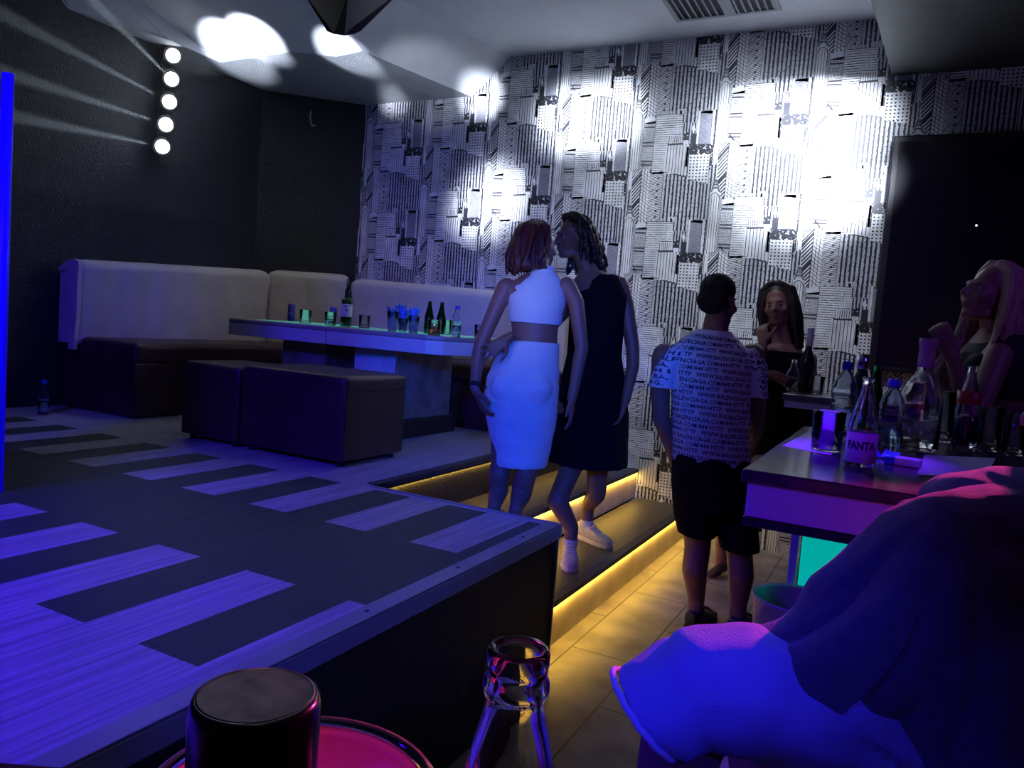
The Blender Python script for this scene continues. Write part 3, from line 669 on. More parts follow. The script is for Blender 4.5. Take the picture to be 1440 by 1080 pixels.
# water bottle
def water_bottle(loc, H, R_, label, capc=M_cap_blue, half=True, group=None):
    pr = [(0.001, 0.006), (R_*0.8, 0), (R_, 0.01)]
    for q in range(7): pr += [(R_, H*(0.06+0.08*q)), (R_*0.94, H*(0.09+0.08*q)), (R_, H*(0.12+0.08*q))]
    pr += [(R_, H*0.66), (R_*0.8, H*0.76), (0.014, H*0.86), (0.013, H*0.90), (0.010, H*0.90), (0.010, H*0.86), (R_*0.75, H*0.75), (R_-0.002, H*0.64), (R_-0.004, 0.014), (0.001, 0.012)]
    parts = [('cap', [(0.001, H*0.89), (0.0155, H*0.89), (0.016, H*0.90), (0.0155, H*0.995), (0.001, H)], capc)]
    if half: parts.append(('water', [(0.001, 0.016), (R_*0.90, 0.016), (R_*0.90, H*0.36), (0.001, H*0.36)], glass('water', (0.7, 1, 1), 0.0, 1.33)))
    return vessel('water_bottle', label, 'bottle', loc, pr, M_pet, group, tuple(parts))
water_bottle(T(641, 3.84), 0.185, 0.027, 'clear ribbed water bottle with blue cap standing on the low table')
# jug and glasses stuffed with blue wrappers
def stuffed(px, Y, h, rr, label, name='tall_glass', m2=None, top=0.03, handle=False, n=7):
    loc = T(px, Y); random.seed(px)
    r = vessel(name, label, 'glass', loc, cup(rr*0.72, rr, h), M_glass, 'tall glasses holding blue wrappers', (('ice', [(0.001, 0.01), (rr*0.66, 0.01), (rr*0.85, h*0.62), (0.001, h*0.62)], m2 or mat('frosted fill', (0.35, 0.5, 0.48), 0.4, var=0.5, vscale=60)),))
    b = MB(M_blueice)
    for q in range(n):
        a = random.random()*6.28; d = V((cos(a), sin(a), 0))*random.uniform(0.0, rr*0.6); w = V((-sin(a), cos(a), 0))*random.uniform(0.008, 0.016)
        p0 = loc+d*0.5+V((0, 0, h*0.65)); p1 = loc+d*1.7+V((0, 0, h+random.uniform(0.2, 1.0)*top)); k = d.normalized()*0.006 if d.length else V((0.006, 0, 0))
        b.face([p0-w, p0+w, p1+w*1.2, p1-w*0.8]); b.face([p0-w+k, p1-w*0.8+k, p1+w*1.2+k, p0+w+k]); b.face([p1-w*0.8, p1+w*1.2, p1+w*1.2+k, p1-w*0.8+k])
    b.build('wrapper', r)
    return r
stuffed(551, 3.84, 0.125, 0.036, 'tall glass with a blue wrapper, leftmost of three in a row', top=0.045, n=4)
stuffed(566, 3.90, 0.085, 0.033, 'short tumbler full of blue wrappers, middle of the three', 'tumbler', mat('dark ice', (0.10, 0.09, 0.11), 0.3, var=0.7, vscale=50), top=0.09, n=14)
stuffed(581, 3.84, 0.105, 0.036, 'tall frosty glass with blue wrappers, right of the three', top=0.07, n=10)
loc = T(674, 3.95)
vessel('tumbler', 'tumbler with dark drink and a black straw at the right end of the low table', 'glass', loc, cup(0.03, 0.034, 0.08), M_glass, 'tumblers on the low tables', (('liquid', liquid(0.03, 0.034, 0.08, 0.02), M_cola), ))
b = MB(M_black); b.tube([loc+V((-0.01, 0, 0.012)), loc+V((0.03, 0.01, 0.125))], 0.003); o = b.build('drinking_straw'); tag(o, 'black straw leaning in the tumbler at the right end of the low table', 'straw')

# right bar table
def Q(px, py): p = onZ(px, py, ZR); p.z = ZR+0.0006; return p
def hh(p, px_h): return px_h*(p-CAM).dot(FW)/F
p = Q(1208, 656); h = 0.215
r = vessel('soda_bottle', 'clear glass soda bottle with white lettered label, front of the crowded bar table', 'bottle', p, bottle(h, 0.034, 0.0125, 0.46, 0.84), M_glass, None,
   (('label', label_band(0.012, 0.083, 0.0348), mat('pale label', (0.55, 0.55, 0.5), 0.5, var=0.1)), ('soda', [(0.001, 0.013), (0.0305, 0.013), (0.0305, 0.06), (0.001, 0.06)], mat('soda', (0.5, 0.3, 0.2), 0.2))))
wrap_text('FANTA', 0.026, 0.0354, 0.044, M_ink, r, bold=0.0012, xs=0.8)
def ww(pxw, p): return pxw*(p-CAM).dot(FW)/F/2
tall = []
p = Q(1161, 634); tumbler(0, 0, hh(p, 56), ww(44, p), 'tumbler of cloudy drink on a napkin at the left edge of the crowded bar table', loc=p, fill=hh(p, 30), fm=mat('cloudy drink', (0.45, 0.40, 0.75), 0.4), group='glasses on the near bar table')
p = Q(1181, 612); water_bottle(p, hh(p, 104), ww(34, p), 'plastic water bottle with blue cap, behind the cloudy tumbler on the bar table', group='blue capped water bottles on the bar table')
p = Q(1247, 634); water_bottle(p, hh(p, 101), ww(32, p), 'plastic water bottle with blue cap, just right of the soda bottle', group='blue capped water bottles on the bar table')
p = Q(1203, 604); hB = hh(p, 106)
vessel('dark_bottle', 'dark bottle with a silver capped neck, behind the soda bottle', 'bottle', p, [(0.001, 0), (ww(24, p), 0.002), (ww(24, p), hB*0.6), (ww(13, p), hB*0.8)], mat('dark glass', (0.015, 0.012, 0.03), 0.1), None, (('cap', [(ww(14, p), hB*0.8), (ww(15, p), hB*0.81), (ww(15, p), hB), (0.001, hB)], M_chrome),))
p = Q(1225, 598); vessel('green_bottle', 'small dark green bottle seen between the blue capped bottles', 'bottle', p, bottle(hh(p, 84), ww(22, p), 0.012, 0.5, 0.8), glass('dark green glass', (0.01, 0.20, 0.07), 0.05))
p = Q(1288, 634); hB = hh(p, 158); RB = ww(54, p); nk = ww(20, p)
vessel('liquor_bottle', 'large clear round shouldered liquor bottle with a pale neck sleeve, tallest on its table', 'bottle', p,
   [(0.001, 0.006), (RB*0.85, 0), (RB, 0.01), (RB, hB*0.46), (RB*0.93, hB*0.54), (RB*0.75, hB*0.61), (nk*1.2, hB*0.69), (nk, hB*0.74), (nk, hB*0.97), (nk*0.7, hB*0.97), (nk*0.7, hB*0.7), (RB*0.7, hB*0.59), (RB-0.004, hB*0.48), (RB-0.004, 0.016), (0.001, 0.014)], M_glass, None,
   (('sleeve', [(nk*1.03, hB*0.745), (nk*1.05, hB*0.80), (nk*1.12, hB*0.81), (nk*1.05, hB*0.82), (nk*1.05, hB*0.93), (nk*1.15, hB*0.94), (nk*1.15, hB), (0.001, hB)], mat('pale pink sleeve', (0.62, 0.42, 0.45), 0.4)),))
for px, py, hp, wp, lab in ((1317, 618, 68, 42, 'wide clear tumbler right of the large liquor bottle'), (1388, 634, 62, 32, 'clear tumbler near the bottle with the red band'), (1424, 640, 60, 30, 'rightmost clear tumbler on the crowded bar table')):
    p = Q(px, py); tumbler(0, 0, hh(p, hp), ww(wp, p), lab, loc=p, group='glasses on the near bar table')
p = Q(1354, 634); hB = hh(p, 120); RB = ww(32, p)
r = vessel('soda_bottle', 'glass bottle with a red label band at the right of the crowded bar table', 'bottle', p, bottle(hB, RB, 0.0125, 0.48, 0.85), M_glass, None, (('label', label_band(hB*0.55, hB*0.70, RB*0.94), mat('red label', (0.45, 0.01, 0.02), 0.4)), ('cola', [(0.001, 0.014), (RB*0.9, 0.014), (RB*0.9, hB*0.4), (0.001, hB*0.4)], M_cola)))
def paper(name, pxs, label, cat, z=0.0006, t=0.0006, mt=M_paper, group=None, crumple=0.0):
    b = MB(mt); pts = [Q(*p) for p in pxs]; b.prism([(p.x, p.y) for p in pts], ZR+z, ZR+z+t)
    tag(b.build(name), label, cat, group)
paper('napkin', [(1100, 627), (1150, 600), (1200, 607), (1168, 640)], 'white paper napkin under the cloudy tumbler', 'napkin', z=0.0001, t=0.0004, group='napkins on the bar table')
paper('napkin', [(1290, 668), (1300, 640), (1400, 645), (1385, 672)], 'white paper napkin right of the cigarette box on the bar table', 'napkin', group='napkins on the bar table')
b = MB([M_blueice]); c_ = Q(1250, 645); random.seed(4); gw = [[b.b.verts.new(c_+V((x*0.011-0.03, y*0.010-0.025, 0.002+random.uniform(0, 0.022)*(0.3+0.7*((x+y) % 2))))) for x in range(6)] for y in range(6)]
for y in range(5):
    for x in range(5): b.b.faces.new((gw[y][x], gw[y][x+1], gw[y+1][x+1], gw[y+1][x]))
tag(b.build('crumpled_wrapper'), 'crumpled foil wrapper between the soda bottle and the cigarette box', 'wrapper')
r = root('cigarette_box', 'small flat white cigarette box lying near the front of the bar table', 'box', Q(1270, 655))
p = Q(1270, 655); b = MB(M_paper); b.prism([(p.x-0.045, p.y-0.012), (p.x+0.035, p.y-0.022), (p.x+0.042, p.y+0.025), (p.x-0.038, p.y+0.035)], ZR+0.001, ZR+0.02, 0, 0.002); b.build('box', r)
b = MB(M_cap_blue); b.prism([(p.x-0.045, p.y-0.0128), (p.x-0.02, p.y-0.0158), (p.x-0.013, p.y+0.0325), (p.x-0.038, p.y+0.0355)], ZR+0.0008, ZR+0.0205, 0, 0.002); b.build('box_lid', r)
# dim bottles on the far bar table
for px, py, hp, R_, m_, lab in ((1113, 520, 45, 0.032, M_pet, 'dim clear bottle left of the tall dark one on the far bar table'), (1131, 524, 90, 0.034, mat('dark glass', (0.015, 0.012, 0.03), 0.1), 'tall dark bottle with pale neck on the far bar table')):
    p = at_table(px, 4.12, ZF+0.001); h = hp*(p-CAM).dot(FW)/F
    if hp > 60: vessel('dark_bottle', lab, 'bottle', p, [(0.001, 0), (R_, 0.002), (R_, h*0.5), (0.015, h*0.68), (0.015, h*0.8)], m_, None, (('neck_foil', [(0.016, h*0.72), (0.016, h), (0.001, h)], M_paper),))
    else: vessel('water_bottle', lab, 'bottle', p, bottle(h, R_), m_)
p = at_table(1147, 4.05, ZF+0.001); tumbler(0, 0, 0.09, 0.035, 'dim tumbler at the right of the far bar table', loc=p, group='glasses on the far bar table')
p = at_table(1158, 4.35, ZF+0.001)
# bottle on the stage floor by the left wall
p = onZ(61, 588, ZP); p.z = ZP+0.001; p = V((min(p.x, -4.6), min(p.y, 4.2), ZP+0.001)); p = onZ(61, 583, ZP+0.001)
water_bottle(p, 0.22, 0.032, 'dim plastic bottle standing on the floor left of the sofa')

# ------------------------------------------------------------------ near table at the bottom of the frame
ZN = 1.045
r = root('near_table', 'dark table under the camera holding the glass bottle, black can and pink bucket', 'table', (CAM.x, CAM.y+0.3, 0))
def NV(x, y): v = room(x, y, 0); return (v.x, v.y)
b = MB(mat('near table top', (0.03, 0.02, 0.03), 0.25)); b.prism([NV(-0.42, 0.18), NV(0.35, 0.18), NV(0.35, 0.58), NV(-0.42, 0.58)], ZN-0.03, ZN, 0, 0.004); b.build('tabletop', r)
for sx, sy in ((-0.38, 0.22), (0.31, 0.22), (-0.38, 0.54), (0.31, 0.54)):
    b = MB(M_black); v = NV(sx, sy); b.lathe([(0.02, 0.0), (0.02, ZN-0.03)], (v[0], v[1], 0), 12); b.build('leg', r)
def axis_at(px, py, D): return W(px, py, D)
# glass bottle (neck fills the frame)
tp = W(730, 912, 0.335); c = V((tp.x, tp.y, ZN+0.0005)); Hn = tp.z-c.z+0.001
pr = [(0.001, 0.004), (0.024, 0.0), (0.029, 0.006), (0.030, 0.02), (0.029, Hn*0.28), (0.0265, Hn*0.42), (0.0255, Hn*0.50), (0.0245, Hn*0.58), (0.021, Hn-0.062), (0.0172, Hn-0.044), (0.0138, Hn-0.030), (0.0125, Hn-0.024), (0.0142, Hn-0.021), (0.0150, Hn-0.018), (0.0146, Hn-0.0145), (0.0131, Hn-0.0125), (0.0131, Hn-0.010), (0.0140, Hn-0.007), (0.0140, Hn-0.002), (0.0125, Hn), (0.0100, Hn-0.001), (0.0092, Hn-0.004), (0.0092, Hn-0.024), (0.0110, Hn-0.034), (0.0145, Hn-0.046), (0.018, Hn-0.064), (0.0215, Hn*0.58), (0.0225, Hn*0.5), (0.026, 0.02), (0.001, 0.012)]
vessel('glass_bottle', 'open clear glass bottle neck in the foreground at the bottom centre', 'bottle', c, pr, M_glass, seg=64)
# black can
tp = W(361, 975, 0.385); c = V((tp.x, tp.y, ZN+0.0005)); Hn = tp.z-c.z
Rc = 0.0322
M_canblk = mat('black can paint', (0.004, 0.004, 0.006), 0.22, coat=0.2)
vessel('black_can', 'tall black cylinder with a recessed dark top in the foreground at the lower left', 'can', c, [(0.001, 0.004), (Rc*0.8, 0), (Rc, 0.008), (Rc, Hn-0.010), (Rc*0.985, Hn-0.004), (Rc*0.94, Hn-0.0005), (Rc*0.90, Hn), (Rc*0.84, Hn-0.0045), (0.001, Hn-0.0045)], M_canblk, None,
   (('rim', [(Rc*0.90, Hn), (Rc*0.86, Hn+0.0004), (Rc*0.84, Hn-0.001), (Rc*0.83, Hn-0.003)], mat('mottled rim', (0.12, 0.11, 0.13), 0.35, metal=0.6, var=0.6, vscale=50)), ('lid', [(Rc*0.835, Hn-0.003), (Rc*0.6, Hn-0.0035), (0.001, Hn-0.0035)], mat('matt dark lid', (0.06, 0.06, 0.07), 0.6))), seg=64)  # rim ring is lighter metal with random mottling
# bucket
tp = W(412, 1112, 0.53); c = V((tp.x, tp.y, ZN+0.0005)); Hb = tp.z-c.z; Rb = 0.098
M_pinkpl = mat('pink lit plastic', (0.85, 0.25, 0.45), 0.35, var=0.1)  # pink of the light put into the plastic's colour
r = vessel('ice_bucket', 'round ice bucket with clear rim, pink inside, behind the black cylinder', 'bucket', c, [(0.001, 0.002), (Rb*0.72, 0), (Rb*0.97, Hb-0.01), (Rb*0.96, Hb-0.004), (Rb*0.93, Hb-0.012), (Rb*0.70, 0.006), (0.001, 0.006)], M_pinkpl, None,
   (('rim', [(Rb*0.96, Hb-0.008), (Rb*1.03, Hb-0.006), (Rb*1.04, Hb), (Rb*1.0, Hb+0.002), (Rb*0.95, Hb-0.001), (Rb*0.96, Hb-0.008)], M_glass),), seg=72)
b = MB(M_glass); k = (RT-RT.z*V((0, 0, 1))).normalized(); q = c+k*Rb*1.02+V((0, 0, Hb)); q2 = q+V((0, 0, 0.004))-FW*0.0; b.lathe([(0.001, 0), (0.010, 0.001), (0.013, 0.006), (0.010, 0.012), (0.001, 0.013)], q-V((0, 0, 0.012))-k*0.004, 20); b.build('handle_boss', r)

c_ = onZ(930, 706, 0.216); b = MB(M_paper); random.seed(9)
gw = [[b.b.verts.new(c_+V((x*0.012-0.018, y*0.012-0.018, 0.001+random.uniform(0, 0.035)*(1 if 0 < x < 3 and 0 < y < 3 else 0.2)))) for x in range(4)] for y in range(4)]
for y in range(3):
    for x in range(3): b.b.faces.new((gw[y][x], gw[y][x+1], gw[y+1][x+1], gw[y+1][x]))
tag(b.build('crumpled_tissue'), 'small crumpled white tissue on the lowest step against the wallpaper', 'tissue')

# ------------------------------------------------------------------ people
class Blob:
    """closed overlapping shells that are fused into one continuous skin"""
    def __init__(s): s.b = bmesh.new()
    def ell(s, c, r, ax=None, seg=20):
        c = V(c); r = (r, r, r) if isinstance(r, (int, float)) else r
        res = bmesh.ops.create_uvsphere(s.b, u_segments=seg, v_segments=seg*2//3, radius=1.0)
        for v in res['verts']:
            p = V((v.co.x*r[0], v.co.y*r[1], v.co.z*r[2]))
            v.co = c + (ax @ p if ax else p)
        return s
    def cap(s, a, ra, b, rb, seg=16):
        """tapered limb with rounded ends"""
        a, b = V(a), V(b); d = b-a; L_ = d.length
        if L_ < 1e-6: return s.ell(a, ra)
        d.normalize(); q = V((0, 0, 1)).rotation_difference(d); rings = []
        prof = [(ra*sin(t), -ra*cos(t)) for t in (0.05, pi*0.18, pi*0.35, pi*0.5)] + [(rb*cos(t), L_+rb*sin(t)) for t in (0, pi*0.15, pi*0.32, pi*0.48)]
        for r, h in prof:
            rings.append([s.b.verts.new(a+q @ V((r*cos(2*pi*i/seg), r*sin(2*pi*i/seg), h))) for i in range(seg)])
        for x, y in zip(rings, rings[1:]):
            for i in range(seg): s.b.faces.new((x[i], x[(i+1) % seg], y[(i+1) % seg], y[i]))
        s.b.faces.new(rings[0][::-1]); s.b.faces.new(rings[-1]); return s
    def chain(s, pts):
        """pts: list of (point, radius)"""
        for (a, ra), (b, rb) in zip(pts, pts[1:]): s.cap(a, ra, b, rb)
        return s
    def loft(s, rings, seg=32, power=2.0):
        """rings: (centre, half-width vector, half-depth vector)"""
        out = []
        for c, u, w in rings:
            c, u, w = V(c), V(u), V(w); ring = []
            for i in range(seg):
                t = 2*pi*i/seg; ct, st = cos(t), sin(t)
                k = (abs(ct)**power+abs(st)**power)**(-1/power)
                ring.append(s.b.verts.new(c+u*ct*k+w*st*k))
            out.append(ring)
        for x, y in zip(out, out[1:]):
            for i in range(seg): s.b.faces.new((x[i], x[(i+1) % seg], y[(i+1) % seg], y[i]))
        s.b.faces.new(out[0][::-1]); s.b.faces.new(out[-1]); return s
    def build(s, name, mt, parent, voxel=0.008, smooth=4, post=None):
        bmesh.ops.recalc_face_normals(s.b, faces=s.b.faces)
        me = bpy.data.meshes.new('tmp'); s.b.to_mesh(me); s.b.free()
        o = bpy.data.objects.new('tmp', me); COL.objects.link(o)
        md = o.modifiers.new('r', 'REMESH'); md.mode = 'VOXEL'; md.voxel_size = voxel; md.use_smooth_shade = True
        if smooth: sm = o.modifiers.new('s', 'SMOOTH'); sm.factor = 0.5; sm.iterations = smooth
        bpy.context.view_layer.update()
        m2 = bpy.data.meshes.new_from_object(o.evaluated_get(bpy.context.evaluated_depsgraph_get()))
        bpy.data.objects.remove(o)
        if post:
            nr = [v.normal.copy() for v in m2.vertices]
            for v, n in zip(m2.vertices, nr): v.co = v.co + n*post(v.co, n)
        off = wloc(parent) if parent else V((0, 0, 0))
        for v in m2.vertices: v.co -= off
        m2.name = name
        for p in m2.polygons: p.use_smooth = True
        m2.materials.clear(); m2.materials.append(mt)
        r = bpy.data.objects.new(name, m2); COL.objects.link(r)
        if parent: r.parent = parent
        return r
def basis(fwd, up):
    f = V(fwd).normalized(); u = V(up); u = (u-f*u.dot(f)).normalized(); x = f.cross(u)
    return Matrix((x, f, u)).transposed()       # local x right, y forward, z up
def head(B, c, fwd, up, k=1.0, ears=True):
    """skull, face and neck root around c (between the ears); k=1 is a 0.23 m head"""
    c = V(c); M = basis(fwd, up); P = lambda x, y, z: c+M @ V((x*k, y*k, z*k)); r = lambda *a: tuple(q*k for q in a)
    B.ell(P(0, -0.018, 0.035), r(0.074, 0.093, 0.082), M); B.ell(P(0, 0.028, -0.02), r(0.064, 0.066, 0.088), M)
    B.ell(P(0, 0.045, -0.080), r(0.040, 0.042, 0.034), M); B.ell(P(0, 0.072, -0.098), r(0.020, 0.018, 0.016), M)
    B.ell(P(0, 0.083, 0.022), r(0.048, 0.012, 0.012), M)
    for sx in (-1, 1):
        B.ell(P(sx*0.040, 0.062, -0.030), r(0.024, 0.024, 0.022), M)
        B.cap(P(sx*0.045, 0.02, -0.085), 0.018*k, P(sx*0.018, 0.06, -0.10), 0.016*k)
        if ears: B.ell(P(sx*0.074, -0.012, -0.005), r(0.010, 0.019, 0.031), M)
    B.cap(P(0, 0.089, 0.012), 0.008*k, P(0, 0.112, -0.026), 0.0125*k)
    for sx in (-1, 1): B.ell(P(sx*0.011, 0.100, -0.031), r(0.009, 0.010, 0.008), M)
    B.ell(P(0, 0.090, -0.056), r(0.024, 0.011, 0.0065), M); B.ell(P(0, 0.088, -0.068), r(0.020, 0.011, 0.007), M)
    return P, M
def eyes(parent, P, M, k=1.0):
    for sx in (-1, 1):
        b = MB(mat('eye white', (0.30, 0.28, 0.28), 0.3)); 
        bl = bmesh.ops.create_uvsphere(b.b, u_segments=12, v_segments=8, radius=0.0100*k)
        for v in bl['verts']: v.co += P(sx*0.031, 0.0785, -0.001)
        e_ = b.build('eye', parent, smooth=True)
        b = MB(M_ink); bl = bmesh.ops.create_uvsphere(b.b, u_segments=10, v_segments=8, radius=0.006*k)
        for v in bl['verts']: v.co += P(sx*0.031, 0.0865, -0.001)
        b.build('pupil', e_, smooth=True)
def hand(B, w, d, n, side=1, k=1.0, curl=0.5, spread=0.1, rw=0.024):
    """w wrist, d pointing to the fingertips, n out of the back of the hand, side +1 thumb on d x n"""
    w = V(w); d = V(d).normalized(); n = V(n); n = (n-d*n.dot(d)).normalized(); t = d.cross(n)*side
    B.cap(w-d*0.02, rw, w+d*0.012, rw*0.95)
    for q in (-1.15, -0.4, 0.4, 1.1): B.cap(w+t*q*0.012*k, 0.0155*k, w+d*0.082*k+t*q*0.024*k, 0.0120*k)
    for q, L_ in ((-1.2, 0.062), (-0.42, 0.076), (0.38, 0.082), (1.15, 0.074)):
        p = w+d*0.088*k+t*q*0.024*k; a = 0.0; dd = (d+t*q*spread).normalized(); r = 0.0092*k
        for s_, seg in enumerate((0.45, 0.32, 0.26)):
            a += curl*(0.55 if s_ == 0 else 0.8)
            v = dd*cos(a)-n*sin(a); p2 = p+v*L_*seg*k; B.cap(p, r, p2, r*0.92); p = p2; r *= 0.92
    p = w+d*0.022*k+t*0.024*k; v = (d*0.65+t*0.75-n*0.25).normalized(); p2 = p+v*0.042*k; B.cap(p, 0.0135*k, p2, 0.0115*k)
    v = (d*0.9+t*0.35-n*0.4*curl).normalized(); p3 = p2+v*0.032*k; B.cap(p2, 0.0112*k, p3, 0.0095*k)
    B.cap(p3, 0.0095*k, p3+(v-n*0.2*curl)*0.02*k, 0.008*k)
def locks(B, P, roots, n, seed, r=0.011, wav=0.01):
    """long locks of hair: roots = list of polylines (local head coords); interpolates and jitters"""
    random.seed(seed)
    for _ in range(n):
        a = random.choice(roots); j = V((random.uniform(-1, 1), random.uniform(-1, 1), random.uniform(-0.6, 0.6)))*0.014
        pts = []; ph = random.random()*6
        for i, p in enumerate(a):
            w = wav*i/len(a); pts.append((P(*(V(p)+j+V((sin(ph+i*1.7), cos(ph+i*1.3), 0))*w)), r*(1.1-0.65*i/(len(a)-1))))
        B.chain(pts)
def rough(amp, sc, seed=0):
    return lambda co, n: amp*noise.noise(co*sc+V((seed, 0, 0)))
RTh = (RT-RT.z*V((0, 0, 1))).normalized(); FWh = (FW-FW.z*V((0, 0, 1))).normalized(); UP = V((0, 0, 1))
def shoe(B, heel, toe, w=0.045, h=0.075, z=None):
    heel, toe = V(heel), V(toe); d = (toe-heel); L_ = d.length; d.normalize(); s_ = d.cross(UP).normalized(); rs = []
    for t, ww_, hh_ in ((0.0, 0.6, 0.9), (0.06, 0.78, 1.0), (0.25, 0.82, 0.95), (0.45, 0.85, 0.78), (0.65, 1.0, 0.60), (0.85, 0.9, 0.48), (0.96, 0.6, 0.36), (1.0, 0.3, 0.2)):
        c = heel+d*L_*t+UP*(h*hh_/2); rs.append((c, s_*w*ww_, UP*h*hh_/2))
    B.loft(rs, 24, 2.6)
def sole(parent, heel, toe, w, mt, name='sole', th=0.022):
    heel, toe = V(heel), V(toe); d = (toe-heel); L_ = d.length; d.normalize(); s_ = d.cross(UP).normalized(); pts = []
    for t, q in ((0, .45), (0.03, .72), (0.2, .85), (0.45, .86), (0.65, 1.05), (0.85, .95), (0.97, .6), (1.01, .25)): pts.append((t, q))
    out = [heel+d*L_*t+s_*w*q for t, q in pts]+[heel+d*L_*t-s_*w*q for t, q in pts[::-1]]
    b = MB(mt); b.prism([(p.x, p.y) for p in out], heel.z, heel.z+th, 0, 0.003); return b.build(name, parent)

# ---- woman in white, seen from behind, on the middle step
D = 3.93
w_ = lambda x, y, dd=0.0: W(x, y, D+dd)
footL = W(694, 727, 3.83); footR = W(724, 738, 3.80); footL.z = footR.z = 0.43
pr = root('person', 'person in white crop top and tight skirt with red hair, seen from behind', 'person', V((footL.x, footL.y, 0.43)))
pelvis = w_(733, 540); 
B = Blob()
facing = (RT*0.75+FW*0.65)
B.loft([(w_(735, 585), RTh*0.178, FWh*0.125), (w_(731, 548), RTh*0.185, FWh*0.13), (w_(741, 505), RTh*0.152, FWh*0.115), (w_(752, 470), RTh*0.118, FWh*0.092), (w_(752, 440), RTh*0.128, FWh*0.098), (w_(754, 412), RTh*0.145, FWh*0.092), (w_(757, 398), RTh*0.135, FWh*0.07), (w_(760, 385), RTh*0.07, FWh*0.05)])
B.chain([(w_(761, 392), 0.05), (w_(760, 365, .01), 0.046)])
P, Mh = head(B, w_(757, 346, 0.03), RT*0.80+FW*0.55-UP*0.05, UP*1.0-RT*0.12, 0.98)
# legs, feet
B.chain([(w_(712, 560), 0.088), (w_(706, 650, -.02), 0.058), (w_(702, 668, -0.03), 0.054), (w_(701, 690, 0.0), 0.052), (footL+UP*0.09+(-RTh)*0.0, 0.034), (footL+UP*0.05, 0.034)])
B.chain([(w_(755, 560), 0.090), (w_(745, 648, -.05), 0.062), (w_(739, 668, -.06), 0.056), (w_(733, 695, -.04), 0.054), (footR+UP*0.09, 0.035), (footR+UP*0.05, 0.034)])
for ft in (footL, footR): B.cap(ft+UP*0.03-FWh*0.02, 0.03, ft+UP*0.022+(RTh*0.3+FWh)*0.12, 0.024)
# left arm hanging, hand on the hip seam
B.chain([(w_(712, 404), 0.050), (w_(700, 428, -.01), 0.043), (w_(677, 482, -.03), 0.036), (w_(672, 505, -.04), 0.035), (w_(667, 545, -.10), 0.025)])
hand(B, w_(669, 549, -.10), w_(690, 598, -.11)-w_(669, 549, -.10), -RT*0.8-FW*0.3, -1, 0.95, 0.35)
# right arm hanging in front of the other woman
B.chain([(w_(797, 402), 0.048), (w_(810, 425, -.02), 0.042), (w_(818, 490, -.03), 0.036), (w_(814, 510, -.04), 0.034), (w_(805, 558, -.08), 0.025)])
hand(B, w_(804, 561, -.08), w_(803, 600, -.09)-w_(804, 561, -.08), RT*0.9-FW*0.2, 1, 0.95, 0.3)
B.build('body', M_skin, pr, 0.0065, 4)
# crop top
B = Blob()
B.loft([(w_(752, 455.5), RTh*0.137, FWh*0.108), (w_(753, 440), RTh*0.142, FWh*0.110), (w_(755, 420), RTh*0.152, FWh*0.106), (w_(757, 405), RTh*0.140, FWh*0.09), (w_(762, 392), RTh*0.098, FWh*0.072), (w_(765, 380), RTh*0.058, FWh*0.058), (w_(765, 374), RTh*0.052, FWh*0.053)])
M_whitecloth = mat('white knit', (0.72, 0.74, 0.80), 0.75, bump=0.15, bscale=300, var=0.03, sheen=0.2)
B.build('crop_top', M_whitecloth, pr, 0.006, 2, lambda co, n: 0.003*noise.noise(V((co.x*9, co.y*9, co.z*26))))
# skirt
B = Blob()
B.loft([(w_(731, 655), RTh*0.138, FWh*0.125), (w_(733, 630), RTh*0.152, FWh*0.130), (w_(733, 595), RTh*0.181, FWh*0.142), (w_(732, 560), RTh*0.193, FWh*0.150), (w_(735, 535), RTh*0.188, FWh*0.148), (w_(741, 508), RTh*0.166, FWh*0.130), (w_(748, 480), RTh*0.142, FWh*0.108)])
B.ell(w_(712, 545, -.07), (0.085, 0.085, 0.10)); B.ell(w_(752, 548, -.075), (0.09, 0.085, 0.10))
B.build('skirt', M_whitecloth, pr, 0.007, 5, lambda co, n: 0.005*noise.noise(V((co.x*7, co.y*7, co.z*22))) + 0.002*noise.noise(co*30))
# hair
B = Blob(); hr = []
B.ell(P(0, -0.035, 0.045), (0.088, 0.098, 0.085), Mh); B.ell(P(0, -0.07, -0.03), (0.088, 0.07, 0.09), Mh)
for a in range(-7, 8):
    t = a/7*2.0; x = 0.083*sin(t); y = -0.03-0.095*cos(t)
    hr.append([(x*0.3, y*0.3, 0.115), (x*0.8, y*0.75, 0.09), (x*1.08, y*1.05, 0.02), (x*1.15, y*1.12-0.01, -0.06), (x*1.1, y*1.1-0.02, -0.125), (x*0.9, y*0.95-0.025, -0.175+0.05*abs(sin(t)))])
locks(B, P, hr, 80, 3, 0.014, 0.018)
M_red = mat('red hair', (0.06, 0.008, 0.008), 0.45, var=0.5, vscale=18, bump=0.3, bscale=60, stretch=(3, 3, 0.6))
B.build('hair', M_red, pr, 0.0048, 1)
b = MB(M_black); wv = (w_(667, 545, -.10)-w_(672, 505, -.04)).normalized(); b.lathe([(0.030, -0.011), (0.034, -0.008), (0.034, 0.008), (0.030, 0.011)], w_(667.5, 541, -.095), 24, ax=wv); tag(b.build('bracelet', pr), 'dark wristband')

